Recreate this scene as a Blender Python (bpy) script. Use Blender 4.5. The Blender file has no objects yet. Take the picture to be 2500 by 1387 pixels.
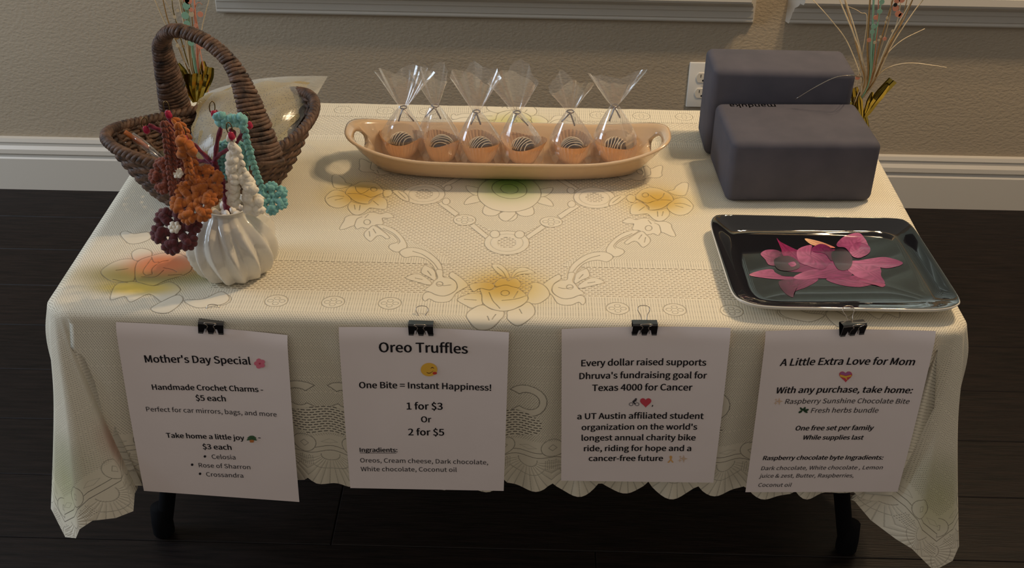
import bpy, bmesh, math, random
import numpy as np
from mathutils import Vector, Matrix
random.seed(7); rng = np.random.default_rng(7)
SC = bpy.context.scene; COL = SC.collection
# ------------------------------------------------------------------ camera
T = 0.5418                                   # height of the table surface
PITCH, YAW, ROLL, FPX = 0.5702433, 0.0139910, 0.0145411, 2838.144
CAM = np.array([0.0268594, -1.2563864, 0.8621733 + T])
def _basis():
    cp, sp = math.cos(PITCH), math.sin(PITCH)
    f = np.array([0, cp, -sp]); u = np.array([0, sp, cp]); x = np.array([1., 0, 0])
    c, s = math.cos(YAW), math.sin(YAW); Z = np.array([[c, -s, 0], [s, c, 0], [0, 0, 1]])
    f, u, x = Z @ f, Z @ u, Z @ x
    return math.cos(ROLL) * x + math.sin(ROLL) * u, -math.sin(ROLL) * x + math.cos(ROLL) * u, f
CX, CU, CF = _basis()
def _ray(px, py): return CX * (px - 1250) / FPX + CU * (693.5 - py) / FPX + CF
def atz(px, py, h=0.0):                      # point seen at a pixel, at height h above the table top
    d = _ray(px, py); t = (T + h - CAM[2]) / d[2]; return CAM + d * t
def aty(px, py, y):                          # point seen at a pixel, at depth y
    d = _ray(px, py); t = (y - CAM[1]) / d[1]; return CAM + d * t
cd = bpy.data.cameras.new('camera'); cam = bpy.data.objects.new('camera', cd); COL.objects.link(cam)
cd.sensor_width = 36; cd.sensor_fit = 'HORIZONTAL'; cd.lens = FPX / 2500 * 36; cd.clip_start = .01
M = Matrix.Identity(4)
for i in range(3):
    M[i][0], M[i][1], M[i][2], M[i][3] = CX[i], CU[i], -CF[i], CAM[i]
cam.matrix_world = M; SC.camera = cam
# ------------------------------------------------------------------ light
SC.view_settings.view_transform = 'Standard'; SC.view_settings.look = 'None'
SC.view_settings.gamma = 1; SC.view_settings.use_curve_mapping = False; SC.view_settings.exposure = 0
W_ = bpy.data.worlds.new('world'); SC.world = W_; W_.use_nodes = True
bg = W_.node_tree.nodes['Background']; bg.inputs[0].default_value = (.90, .80, .70, 1); bg.inputs[1].default_value = .35
def point(name, loc, col, e, r):
    l = bpy.data.lights.new(name, 'POINT'); l.energy = e; l.color = col; l.shadow_soft_size = r
    o = bpy.data.objects.new(name, l); o.location = loc; COL.objects.link(o)
KEY = (1.0, .74, .46)
point('lamp_bulb', (.86, .60, 2.06), KEY, 27.0, .03)
point('lamp_bulb', (1.02, .66, 2.06), KEY, 27.0, .03)
point('lamp_bulb', (.93, .80, 2.04), KEY, 18.0, .03)
def area(name, loc, target, col, e, sx, sy):
    l = bpy.data.lights.new(name, 'AREA'); l.shape = 'RECTANGLE'; l.size = sx; l.size_y = sy; l.energy = e; l.color = col
    o = bpy.data.objects.new(name, l); o.location = loc
    o.rotation_euler = (Vector(target) - Vector(loc)).to_track_quat('-Z', 'Y').to_euler(); COL.objects.link(o)
area('side_window_daylight', (-2.6, .1, 1.5), (-.3, .8, .5), (.66, .81, 1.0), 31, 1.1, 1.2)
# ------------------------------------------------------------------ helpers
def S(h):                                     # srgb 0-255 -> linear
    return tuple(((c / 255) / 12.92 if c / 255 < .04045 else ((c / 255 + .055) / 1.055) ** 2.4) for c in h)
WL = {}
def wl(o): return WL.get(o.name, np.zeros(3))
def link(name, me, mat, parent=None):
    o = bpy.data.objects.new(name, me); COL.objects.link(o)
    if mat is not None:
        for m in (mat if isinstance(mat, (list, tuple)) else [mat]): me.materials.append(m)
    if parent is not None:
        o.parent = parent; WL[o.name] = wl(parent)
    return o
def mobj(name, V, F, mat, parent=None, smooth=True, world=True, origin=None):
    V = np.asarray(V, float).reshape(-1, 3)
    if parent is not None and world: V = V - wl(parent)
    if origin is not None: V = V - np.asarray(origin)
    me = bpy.data.meshes.new(name); me.from_pydata(V.tolist(), [], [list(map(int, f)) for f in F]); me.update()
    if smooth: me.polygons.foreach_set('use_smooth', [True] * len(me.polygons))
    o = link(name, me, mat, parent)
    if origin is not None: o.location = origin
    return o
def thing(name, loc, label, cat, group=None):
    o = bpy.data.objects.new(name, None); COL.objects.link(o); o.location = loc; o.empty_display_size = .02
    WL[o.name] = np.array(loc, float); o['label'] = label; o['category'] = cat
    if group: o['group'] = group
    return o
def tag(o, label, cat, group=None):
    o['label'] = label; o['category'] = cat
    if group: o['group'] = group
    return o
def struct(o): o['kind'] = 'structure'; return o
class MB:
    def __init__(s): s.V = []; s.F = []; s.n = 0
    def add(s, V, F):
        V = np.asarray(V, float).reshape(-1, 3); s.V.append(V); s.F += [[i + s.n for i in f] for f in F]; s.n += len(V); return s
    def build(s, name, mat, parent=None, smooth=True, **k): return mobj(name, np.concatenate(s.V), s.F, mat, parent, smooth, **k)
def box(lo, hi):
    (a, b, c), (d, e, f) = lo, hi
    return [(a,b,c),(d,b,c),(d,e,c),(a,e,c),(a,b,f),(d,b,f),(d,e,f),(a,e,f)], [(0,3,2,1),(4,5,6,7),(0,1,5,4),(1,2,6,5),(2,3,7,6),(3,0,4,7)]
def rbox(name, size, r, mat, parent=None, seg=4):
    bm = bmesh.new(); bmesh.ops.create_cube(bm, size=1)
    for v in bm.verts: v.co = Vector((v.co.x * size[0], v.co.y * size[1], v.co.z * size[2] + size[2] / 2))
    bmesh.ops.bevel(bm, geom=bm.edges[:], offset=r, segments=seg, affect='EDGES', profile=.5)
    me = bpy.data.meshes.new(name); bm.to_mesh(me); bm.free()
    me.polygons.foreach_set('use_smooth', [True] * len(me.polygons))
    return link(name, me, mat, parent)
def spline(P, n):                             # Catmull-Rom through P, n samples
    P = np.asarray(P, float); k = len(P)
    Q = np.vstack([2 * P[0] - P[1], P, 2 * P[-1] - P[-2]]); out = []
    for t in np.linspace(0, k - 1 - 1e-6, n):
        i = int(t); f = t - i; a, b, c, d = Q[i:i + 4]
        out.append(.5 * (2 * b + (c - a) * f + (2 * a - 5 * b + 4 * c - d) * f * f + (3 * b - a - 3 * c + d) * f ** 3))
    return np.array(out)
def spclosed(P, m=5):
    P = np.asarray(P, float); k = len(P); out = []
    for i in range(k):
        a, b, c, d = P[i - 1], P[i], P[(i + 1) % k], P[(i + 2) % k]
        for j in range(m):
            f = j / m
            out.append(.5 * (2 * b + (c - a) * f + (2 * a - 5 * b + 4 * c - d) * f * f + (3 * b - a - 3 * c + d) * f ** 3))
    return np.array(out)
def frames(P, up=(0, 0, 1)):
    P = np.asarray(P, float); t = np.gradient(P, axis=0); t /= np.linalg.norm(t, axis=1)[:, None] + 1e-12
    n = np.cross(t[0], up)
    if np.linalg.norm(n) < 1e-3: n = np.cross(t[0], (1, 0, 0))
    n /= np.linalg.norm(n); N = []
    for k in range(len(P)):
        n = n - t[k] * (n @ t[k]); n /= np.linalg.norm(n) + 1e-12; N.append(n.copy())
    N = np.array(N); return t, N, np.cross(t, N)
def tube(P, r, m=6, flat=1.0, closed=False, rad=None):
    P = np.asarray(P, float); t, N, B = frames(P); k = len(P)
    r = np.broadcast_to(r, (k,)); V = []
    for i in range(k):
        for j in range(m):
            a = 2 * math.pi * j / m; rr = r[i] if rad is None else rad(i, a) * r[i]
            V.append(P[i] + rr * (math.cos(a) * N[i] + flat * math.sin(a) * B[i]))
    F = [(i * m + j, i * m + (j + 1) % m, ((i + 1) % k) * m + (j + 1) % m, ((i + 1) % k) * m + j) for i in range(k if closed else k - 1) for j in range(m)]
    if not closed: F += [tuple(range(m))[::-1], tuple((k - 1) * m + j for j in range(m))]
    return V, F
def grid(f, nu, nv, wrapu=False):
    V = [f(i / (nu if wrapu else nu - 1), j / (nv - 1)) for i in range(nu) for j in range(nv)]
    F = [(i * nv + j, ((i + 1) % nu) * nv + j, ((i + 1) % nu) * nv + j + 1, i * nv + j + 1) for i in range(nu if wrapu else nu - 1) for j in range(nv - 1)]
    return V, F
_bm = bmesh.new(); bmesh.ops.create_icosphere(_bm, subdivisions=2, radius=1)
ICO = np.array([v.co[:] for v in _bm.verts]); ICF = [[v.index for v in f.verts] for f in _bm.faces]; _bm.free()
def blob(c, r, axes=None, jit=.07):
    V = ICO * (1 + jit * rng.standard_normal((len(ICO), 1))) * np.asarray(r)
    if axes is not None: V = V @ np.asarray(axes)
    return V + np.asarray(c), ICF
# ------------------------------------------------------------------ materials
def mat(name, col=(.8, .8, .8), rough=.5, **k):
    m = bpy.data.materials.new(name); m.use_nodes = True; b = m.node_tree.nodes['Principled BSDF']
    b.inputs['Base Color'].default_value = (*col, 1); b.inputs['Roughness'].default_value = rough
    for kk, v in k.items(): b.inputs[kk.replace('_', ' ')].default_value = v
    return m
def N(m, t, **k):
    n = m.node_tree.nodes.new(t)
    for a, v in k.items(): setattr(n, a, v)
    return n
def L(m, a, b): m.node_tree.links.new(a, b)
def P_(m): return m.node_tree.nodes['Principled BSDF']
def math_(m, op, a, b=None, clamp=False):
    n = N(m, 'ShaderNodeMath', operation=op); n.use_clamp = clamp
    for i, v in enumerate((a, b)):
        if v is None: continue
        if isinstance(v, (int, float)): n.inputs[i].default_value = v
        else: L(m, v, n.inputs[i])
    return n.outputs[0]
def noisy(m, c1, c2, scale, detail=3, stretch=(1, 1, 1), bump=0, bscale=None, bdist=.001):
    tc = N(m, 'ShaderNodeTexCoord'); mp = N(m, 'ShaderNodeMapping'); mp.inputs['Scale'].default_value = stretch
    L(m, tc.outputs['Object'], mp.inputs[0])
    n = N(m, 'ShaderNodeTexNoise'); n.inputs['Scale'].default_value = scale; n.inputs['Detail'].default_value = detail; L(m, mp.outputs[0], n.inputs['Vector'])
    r = N(m, 'ShaderNodeValToRGB'); r.color_ramp.elements[0].color = (*c1, 1); r.color_ramp.elements[1].color = (*c2, 1)
    r.color_ramp.elements[0].position = .3; r.color_ramp.elements[1].position = .7
    L(m, n.outputs[0], r.inputs[0]); L(m, r.outputs[0], P_(m).inputs['Base Color'])
    if bump:
        n2 = N(m, 'ShaderNodeTexNoise'); n2.inputs['Scale'].default_value = bscale or scale; n2.inputs['Detail'].default_value = 3; L(m, mp.outputs[0], n2.inputs['Vector'])
        b = N(m, 'ShaderNodeBump'); b.inputs['Strength'].default_value = bump; b.inputs['Distance'].default_value = bdist
        L(m, n2.outputs[0], b.inputs['Height']); L(m, b.outputs[0], P_(m).inputs['Normal'])
    return m
m_wall = noisy(mat('wall_paint', rough=.7), S((166, 151, 128)), S((172, 157, 134)), 3, bump=.8, bscale=150, bdist=.0020, stretch=(.8, 1, 1.25))
m_trim = mat('white_trim_paint', S((206, 199, 186)), .35)
m_floor = noisy(mat('dark_wood', rough=.5, Specular_IOR_Level=.25), S((14, 10, 9)), S((36, 27, 24)), 9, 6, (1.2, 14, 1), bump=.35, bscale=22, bdist=.002)
m_plastic_w = mat('white_plastic', S((236, 230, 218)), .3)
m_socket = mat('ivory_socket', S((220, 212, 196)), .35)
m_slot = mat('slot_dark', (.01, .01, .01), .6)
m_pane = mat('daylit_pane', (.1, .1, .1), .2); P_(m_pane).inputs['Emission Color'].default_value = (.74, .86, .84, 1); P_(m_pane).inputs['Emission Strength'].default_value = 2.0
m_slat = mat('blind_slat', S((190, 195, 185)), .5)
m_tabletop = mat('table_plastic', S((238, 226, 205)), .55)
m_tleg = mat('black_steel', (.004, .004, .005), .8, Specular_IOR_Level=.1)
def yarn(name, c1, c2):
    m = noisy(mat(name, rough=.95), c1, c2, 260, 3, bump=0)
    tc = N(m, 'ShaderNodeTexCoord'); w = N(m, 'ShaderNodeTexWave'); w.bands_direction = 'DIAGONAL'; w.inputs['Scale'].default_value = 420; w.inputs['Distortion'].default_value = 12
    L(m, tc.outputs['Object'], w.inputs['Vector']); b = N(m, 'ShaderNodeBump'); b.inputs['Strength'].default_value = .45; b.inputs['Distance'].default_value = .0006
    L(m, w.outputs[1], b.inputs['Height']); L(m, b.outputs[0], P_(m).inputs['Normal']); P_(m).inputs['Sheen Weight'].default_value = .25
    return m
y_maroon = yarn('maroon_yarn', S((78, 30, 34)), S((104, 44, 46)))
y_brown = yarn('rust_brown_yarn', S((92, 40, 28)), S((150, 78, 52)))
y_orange = yarn('orange_yarn', S((168, 90, 30)), S((196, 112, 42)))
y_teal = yarn('teal_yarn', S((96, 158, 156)), S((144, 204, 198)))
y_cream = yarn('cream_yarn', S((246, 236, 214)), S((254, 248, 232)))
y_burg = yarn('burgundy_yarn', S((84, 14, 36)), S((130, 28, 56)))
m_pink = mat('crimson_ribbon', S((168, 22, 62)), .35)
m_brass = mat('antique_brass', S((120, 100, 66)), .35, Metallic=1.0)
m_steel = mat('steel_wire', S((190, 180, 168)), .22, Metallic=1.0)
m_blacklac = mat('black_lacquer', (.008, .008, .010), .28, Coat_Weight=.6)
m_rope = noisy(mat('seagrass_rope', rough=.62), S((38, 25, 19)), S((116, 86, 66)), 70, 4, bump=.8, bscale=190, bdist=.002)
m_vase = mat('white_glaze', S((216, 210, 196)), .10, Coat_Weight=.6, Coat_Roughness=.03)
m_pebble = mat('white_pebble', S((232, 226, 216)), .4)
m_tan = noisy(mat('tan_glaze', rough=.16, Coat_Weight=.5), S((208, 176, 138)), S((214, 183, 146)), 8)
m_trayblk = mat('black_melamine', (.006, .006, .007), .06, Coat_Weight=1.0, Coat_Roughness=.03)
m_traywht = mat('white_melamine', S((225, 220, 208)), .2)
m_foam = noisy(mat('charcoal_foam', rough=.85, Specular_IOR_Level=.08), S((82, 81, 89)), S((90, 88, 96)), 24, bump=.15, bscale=700, bdist=.0005)
m_foammark = mat('debossed_mark', S((50, 47, 50)), .8)
m_choc = mat('dark_chocolate', S((52, 28, 22)), .35)
m_drizzle = mat('white_drizzle', S((236, 218, 190)), .4)
m_cup = noisy(mat('kraft_paper', rough=.75), S((222, 178, 136)), S((232, 190, 148)), 60)
m_tie = mat('silver_tie', S((150, 142, 140)), .3, Metallic=.9)
m_gold = mat('gold_foil', S((168, 150, 72)), .16, Metallic=1.0)
m_stem1 = mat('straw_strand', S((212, 190, 152)), .3)
m_stem2 = mat('bronze_strand', S((168, 132, 82)), .25, Metallic=.15)
m_green = mat('mint_strand', S((146, 188, 158)), .3)
m_coral = mat('coral_strand', S((226, 150, 118)), .35)
m_paper = noisy(mat('white_paper', rough=.9, Specular_IOR_Level=.1), S((236, 224, 220)), S((240, 228, 224)), 12)
m_ink = mat('black_ink', S((24, 18, 24)), .7)
m_orangep = mat('orange_plastic', S((206, 116, 56)), .3)
def film(name, tint=(1, 1, 1), base=.09, k=.55, g=.78):
    m = bpy.data.materials.new(name); m.use_nodes = True; nt = m.node_tree; nt.nodes.remove(nt.nodes['Principled BSDF'])
    tr = N(m, 'ShaderNodeBsdfTransparent'); tr.inputs[0].default_value = (*tint, 1)
    gl = N(m, 'ShaderNodeBsdfGlossy'); gl.inputs['Roughness'].default_value = .09 if g > .5 else .22; gl.inputs[0].default_value = (1, 1, 1, 1)
    df = N(m, 'ShaderNodeBsdfDiffuse'); df.inputs[0].default_value = (.9, .9, .88, 1)
    lw = N(m, 'ShaderNodeLayerWeight'); lw.inputs[0].default_value = .35
    mx = N(m, 'ShaderNodeMixShader'); fac = math_(m, 'ADD', math_(m, 'MULTIPLY', lw.outputs['Facing'], k), base, True)
    mg = N(m, 'ShaderNodeMixShader'); mg.inputs[0].default_value = 1 - g; L(m, gl.outputs[0], mg.inputs[1]); L(m, df.outputs[0], mg.inputs[2])
    L(m, fac, mx.inputs[0]); L(m, tr.outputs[0], mx.inputs[1]); L(m, mg.outputs[0], mx.inputs[2])
    L(m, mx.outputs[0], nt.nodes['Material Output'].inputs[0]); return m
m_film = film('cellophane', base=.10, k=.55, g=.70)
m_film2 = film('bag_film', (.93, .93, .86), .14, .30, .22)
# ------------------------------------------------------------------ room
WY = 1.342
fl = struct(mobj('floor', *box((-3.2, -2.6, -.05), (3.2, WY + .1, -.004)), mat('subfloor', (.01, .008, .008), .9), smooth=False))
pm = bpy.data.meshes.new('plank'); bm = bmesh.new(); bmesh.ops.create_cube(bm, size=1)
for v in bm.verts: v.co = Vector((v.co.x * 1.216, v.co.y * .1515, v.co.z * .004 - .002))
bmesh.ops.bevel(bm, geom=[e for e in bm.edges if e.verts[0].co.z > -.001 and e.verts[1].co.z > -.001], offset=.0012, segments=1, affect='EDGES'); bm.to_mesh(pm); bm.free(); pm.materials.append(m_floor)
for r in range(17):
    y = WY - .076 - r * .1525
    for c in range(-2, 3):
        x = c * 1.218 + (r * .437) % 1.218 - .3
        o = bpy.data.objects.new('plank', pm); COL.objects.link(o); o.parent = fl; o.location = (x, y, 0); o.rotation_euler.z = math.pi * ((r * 7 + c) % 2)
SZ = .53                                       # window sill height
wx = [(-.70, .535), (.617, 1.86)]
MBw = MB()
MBw.add(*box((-3.2, WY, 0), (3.2, WY + .12, SZ)))
MBw.add(*box((-3.2, WY, SZ), (wx[0][0], WY + .12, 2.6))); MBw.add(*box((wx[0][1], WY, SZ), (wx[1][0], WY + .12, 2.6))); MBw.add(*box((wx[1][1], WY, SZ), (3.2, WY + .12, 2.6)))
MBw.add(*box((wx[0][0], WY, 1.95), (wx[0][1], WY + .12, 2.6))); MBw.add(*box((wx[1][0], WY, 1.95), (wx[1][1], WY + .12, 2.6)))
struct(MBw.build('wall_back', m_wall, smooth=False))
def extrude(prof, x0, x1, miter=0):
    n = len(prof); V = [(x0 + miter * (-(WY - y)) * 1.0, y, z) for y, z in prof] + [(x1 - miter * (-(WY - y)), y, z) for y, z in prof]
    F = [(i, (i + 1) % n, n + (i + 1) % n, n + i) for i in range(n)] + [tuple(range(n))[::-1], tuple(range(n, 2 * n))]
    return V, F
bb = [(WY, 0), (WY - .016, 0), (WY - .016, .086), (WY - .013, .090), (WY - .013, .096), (WY - .017, .101), (WY - .016, .112), (WY - .010, .120), (WY - .010, .126), (WY - .012, .130), (WY - .009, .139), (WY, .141)]
struct(mobj('baseboard_back', *extrude(bb, -3.2, 3.2), m_trim, smooth=False))
ap = [(WY, .474), (WY - .014, .474), (WY - .017, .478), (WY - .017, .484), (WY - .020, .487), (WY - .024, .502), (WY - .026, .506), (WY - .028, .506), (WY - .030, .516), (WY - .042, .524), (WY - .047, .530), (WY - .047, .533), (WY - .062, .534), (WY - .066, .540), (WY - .066, .556), (WY - .060, .560), (WY + .05, .560), (WY + .05, .53), (WY, .53)]
for i, (a, b) in enumerate(wx):
    struct(mobj(f'trim_{i+1}', *extrude(ap, a - .005, b + .005, -.35), m_trim, smooth=False))
    w = MB(); fw = .05
    for lo, hi in (((a, WY + .03, .56), (a + fw, WY + .07, 1.95)), ((b - fw, WY + .03, .56), (b, WY + .07, 1.95)), ((a, WY + .03, .56), (b, WY + .07, .61)), ((a, WY + .03, 1.90), (b, WY + .07, 1.95)), (((a + b) / 2 - .02, WY + .03, .56), ((a + b) / 2 + .02, WY + .07, 1.95))): w.add(*box(lo, hi))
    wo = struct(w.build(f'window_{i+1}', m_trim, smooth=False))
    mobj('pane', [(a, WY + .08, .56), (b, WY + .08, .56), (b, WY + .08, 1.95), (a, WY + .08, 1.95)], [(0, 1, 2, 3)], m_pane, wo)
    sm = None
    for k in range(26):
        z = .60 + k * .05
        if sm is None: so = mobj('slat', *box((a + .01, -.021, -.001), (b - .01, .021, .001)), m_slat, wo, smooth=False); sm = so.data
        else: so = link('slat', sm, None, wo)
        so.location = (0, WY + .005, z); so.rotation_euler.x = -.9
# outlet
op = aty(1684, 150, WY); ot = thing('wall_outlet', (op[0] + .035, WY, op[2] - .057), 'white duplex outlet plate on the wall behind the grey foam blocks', 'outlet')
pl = rbox('plate', (.0699, .1143, .006), .0025, m_plastic_w, ot, 2); pl.rotation_euler = (math.pi / 2, 0, 0)
for s in (-1, 1):
    def so_(u, v, s=s): a = 2 * math.pi * u; return (.0165 * math.copysign(abs(math.cos(a)) ** .8, math.cos(a)), -.0062 - .0022 * min(1, (1 - v) * 3), s * .0195 + .0135 * math.sin(a) * 1) if v < 1 else (0, -.0084, s * .0195)
    Vv = [];
    n = 24
    for rr, dy in ((1, -.006), (1, -.0078), (.94, -.0084)):
        for i in range(n):
            a = 2 * math.pi * i / n; Vv.append((.0172 * rr * math.cos(a), dy, s * .0195 + max(-.0125, min(.0125, .0172 * math.sin(a))) * rr))
    Ff = [(k * n + i, k * n + (i + 1) % n, (k + 1) * n + (i + 1) % n, (k + 1) * n + i) for k in range(2) for i in range(n)] + [tuple(range(2 * n, 3 * n))]
    soc = mobj('socket', Vv, Ff, m_socket, ot, world=False, smooth=False)
    sl = MB(); sl.add(*box((-.0072, -.0087, s * .0195 + .001), (-.0056, -.0083, s * .0195 + .0085))); sl.add(*box((.0056, -.0087, s * .0195 + .002), (.0070, -.0083, s * .0195 + .0085)))
    sl.add([(.0028 * math.cos(t), -.0087, s * .0195 - .0065 + .0026 * math.sin(t)) for t in np.linspace(0, 2 * math.pi, 12, endpoint=False)], [tuple(range(12))])
    sl.build('slot', m_slot, soc, smooth=False, world=False)
mobj('screw', [(.003 * math.cos(t), -.0066, .003 * math.sin(t)) for t in np.linspace(0, 2 * math.pi, 12, endpoint=False)], [tuple(range(12))], m_socket, ot, world=False)
# ------------------------------------------------------------------ table
TW, TD = .603, .684
tb = thing('folding_table', (0, TD / 2, 0), 'small folding table hidden under the cream lace tablecloth', 'table')
o = rbox('tabletop', (2 * TW - .008, TD - .008, .03), .008, m_tabletop, tb); o.location = (0, 0, T - .0024 - .03)
for sx in (-1, 1):
    for sy in (-1, 1):
        x0, y0 = sx * .42, sy * .21; top = np.array([x0, TD / 2 + y0, T - .03]); bot = np.array([sx * .565, TD / 2 + sy * .205, .012])
        P = spline([top, (top * .5 + bot * .5) + (sx * .012, 0, 0), bot], 12)
        lg = mobj('leg', *tube(P, .013, 10), m_tleg, tb)
        mobj('foot', *tube([bot + (0, 0, .05), bot + (0, 0, .02), bot + (0, 0, -.005), bot + (0, 0, -.012)], [.0150, .0175, .0175, .012], 12), m_tleg, lg)
    mobj('crossbar', *tube([(sx * .50, TD / 2 - .21, .25), (sx * .50, TD / 2 + .21, .25)], .011, 8), m_tleg, tb)
# ------------------------------------------------------------------ lace cloth
U0, U1, V0, V1, RES = -.97, .97, -.37, 1.06, .0005
IW, IH = int((U1 - U0) / RES), int((V1 - V0) / RES)
hole = np.zeros((IH, IW), np.float32); net = np.ones((IH, IW), np.float32); hgt = np.full((IH, IW), .35, np.float32)
uu = (U0 + (np.arange(IW) + .5) * RES).astype(np.float32); vv = (V0 + (np.arange(IH) + .5) * RES).astype(np.float32)
VC, UC = .342, -.002
def poly_box(P, pad=.003):
    i0 = max(0, int((P[:, 0].min() - pad - U0) / RES)); i1 = min(IW, int((P[:, 0].max() + pad - U0) / RES) + 2)
    j0 = max(0, int((P[:, 1].min() - pad - V0) / RES)); j1 = min(IH, int((P[:, 1].max() + pad - V0) / RES) + 2)
    return i0, i1, j0, j1
def inside(P, X, Y):
    r = np.zeros(X.shape, bool); n = len(P)
    for k in range(n):
        (x0, y0), (x1, y1) = P[k], P[(k + 1) % n]
        if y0 == y1: continue
        c = ((y0 > Y) != (y1 > Y)); r ^= c & (X < (x1 - x0) * (Y - y0) / (y1 - y0) + x0)
    return r
def seg_dist(P, X, Y, closed):
    D = np.full(X.shape, 1e3, np.float32); A = np.zeros(X.shape, np.float32); s0 = 0; n = len(P)
    for k in range(n if closed else n - 1):
        a, b = P[k], P[(k + 1) % n]; d = b - a; l = math.hypot(*d)
        if l < 1e-7: continue
        t = np.clip(((X - a[0]) * d[0] + (Y - a[1]) * d[1]) / (l * l), 0, 1)
        e = np.hypot(X - a[0] - t * d[0], Y - a[1] - t * d[1]); m = e < D
        D[m] = e[m]; A[m] = s0 + t[m] * l; s0 += l
    return D, A
def solid(P, outline=True, h=.85, coarse=None):
    P = np.asarray(P, np.float32); i0, i1, j0, j1 = poly_box(P)
    if i1 <= i0 or j1 <= j0: return
    X, Y = np.meshgrid(uu[i0:i1], vv[j0:j1]); m = inside(P, X, Y)
    net[j0:j1, i0:i1][m] = 0; hole[j0:j1, i0:i1][m] = 0; hgt[j0:j1, i0:i1][m] = h
    if outline: stroke(P, True)
def stroke(P, closed=False, w=.00055, dot=.0021, a=.85):
    P = np.asarray(P, np.float32); i0, i1, j0, j1 = poly_box(P)
    if i1 <= i0 or j1 <= j0: return
    X, Y = np.meshgrid(uu[i0:i1], vv[j0:j1]); D, A = seg_dist(P, X, Y, closed)
    s = np.clip((w + .0004 - D) / .0005, 0, 1) * np.where((A % dot) < dot * .66, 1, .25) * a
    hh = hole[j0:j1, i0:i1]; np.maximum(hh, s, out=hh); g = hgt[j0:j1, i0:i1]; g -= np.clip((.0022 - D) / .0022, 0, 1) * .3
def ell(c, r, n=20, rot=0): t = np.linspace(0, 2 * math.pi, n, endpoint=False); x = r[0] * np.cos(t); y = r[1] * np.sin(t); return np.stack([c[0] + x * math.cos(rot) - y * math.sin(rot), c[1] + x * math.sin(rot) + y * math.cos(rot)], 1)
def z1(P): return np.array([atz(770 + x / 4.954, 410 + y / 4.954)[:2] for x, y in P])
def z2(P): return np.array([atz(940 + x / 5, 600 + y / 5)[:2] for x, y in P])
def z3(P): return np.array([atz(200 + x / 5, 560 + y / 5)[:2] for x, y in P])
def mu(P): Q = P.copy(); Q[:, 0] = 2 * UC - Q[:, 0]; return Q
def mv(P): Q = P.copy(); Q[:, 1] = 2 * VC - Q[:, 1]; return Q
def four(fn, P):
    for Q in (P, mu(P), mv(P), mu(mv(P))): fn(Q)
def two(fn, P, v=False):
    for Q in (P, mv(P) if v else mu(P)): fn(Q)
# coarse dashed openwork: rows of long slots
row = .0046; per = .0082
def dash(X, Y):
    k = np.floor(Y / row); yy = Y - (k + .5) * row; xx = (X + (k % 2) * per / 2) % per
    return np.clip((.00085 - np.abs(yy)) / .0005 + .3, 0, 1) * np.clip((.0032 - np.abs(xx - per / 2)) / .0005, 0, 1)
def coarse_region(m, sl):
    X, Y = np.meshgrid(uu[sl[1]], vv[sl[0]]); d = dash(X, Y)
    hole[sl][m] = d[m]; net[sl][m] = 0; hgt[sl][m] = .5
def coarse_poly(P):
    i0, i1, j0, j1 = poly_box(P); sl = (slice(j0, j1), slice(i0, i1)); X, Y = np.meshgrid(uu[i0:i1], vv[j0:j1]); coarse_region(inside(P, X, Y), sl)
def rect_idx(a, b, c, d): return (slice(int((c - V0) / RES), int((d - V0) / RES)), slice(int((a - U0) / RES), int((b - U0) / RES)))
def dots_rect(a, b, c, d):
    sl = rect_idx(a, b, c, d); X, Y = np.meshgrid(uu[sl[1]], vv[sl[0]])
    hole[sl] = .6 * (((X % .0036) < .0011) & ((Y % .0026) < .0013)); net[sl] = 0; hgt[sl] = .7
for fl_ in (False, True):
    def R_(a, b, c, d, fn):
        if fl_: c, d = 2 * VC - d, 2 * VC - c
        fn(a, b, c, d)
    def cr(a, b, c, d): sl = rect_idx(a, b, c, d); coarse_region(np.ones((sl[0].stop - sl[0].start, sl[1].stop - sl[1].start), bool), sl)
    R_(-.40, .40, .137, .159, dots_rect); R_(-.40, .40, .060, .137, cr); R_(-.40, .40, .008, .060, dots_rect)
coarse_poly(spclosed([(-.235, VC), (-.20, .26), (-.172, .215), (-.14, .195), (-.10, .165), (-.07, .13), (-.05, .105), (0, .10), (.05, .105), (.07, .13), (.10, .165), (.14, .195), (.172, .215), (.20, .26), (.235, VC), (.20, .424), (.14, .489), (.07, .554), (0, .584), (-.07, .554), (-.14, .489), (-.20, .424)], 4))
Pd = np.array([(-.135, VC), (0, .205), (.135, VC), (0, .479)]); i0, i1, j0, j1 = poly_box(Pd); X, Y = np.meshgrid(uu[i0:i1], vv[j0:j1]); md = inside(Pd, X, Y); net[j0:j1, i0:i1][md] = 1; hole[j0:j1, i0:i1][md] = 0; hgt[j0:j1, i0:i1][md] = .35
sp = spclosed
def roundel(c, r=.0135):
    solid(ell(c, (r, r * .95)))
    for dx, dy in ((-.5, 0), (0, 0.42), (.5, 0), (0, -.42)): stroke(ell((c[0] + dx * r, c[1] + dy * r), (r * .26, r * .24), 8), True, w=.0003)
for s in (-1, 1):
    for k in range(4):
        for v in (.033, 2 * VC - .033): roundel((UC + s * (.152 + .076 * k), v), .0155)
four(solid, z1([(1480, 430), (1530, 400), (1740, 550), (1690, 590)])); four(solid, z1([(1860, 700), (1920, 670), (2110, 830), (2090, 880)]))
rc = z1([(1805, 630)])[0]
for s in (-1, 1):
    for v in (rc[1], 2 * VC - rc[1]): roundel((UC + s * (UC - rc[0]), v), .017)
for P, dirn in (((UC, .199), 0), ((UC, 2 * VC - .199), 0), ((-.135, VC), 1), ((.131, VC), 1)):
    solid(ell(P, (.033, .034))); e = ell((P[0], P[1]), (.014, .016)); i0, i1, j0, j1 = poly_box(e); X, Y = np.meshgrid(uu[i0:i1], vv[j0:j1]); coarse_region(inside(e, X, Y), (slice(j0, j1), slice(i0, i1)))
    stroke(ell(P, (.024, .025)), True, a=.4)
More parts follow.
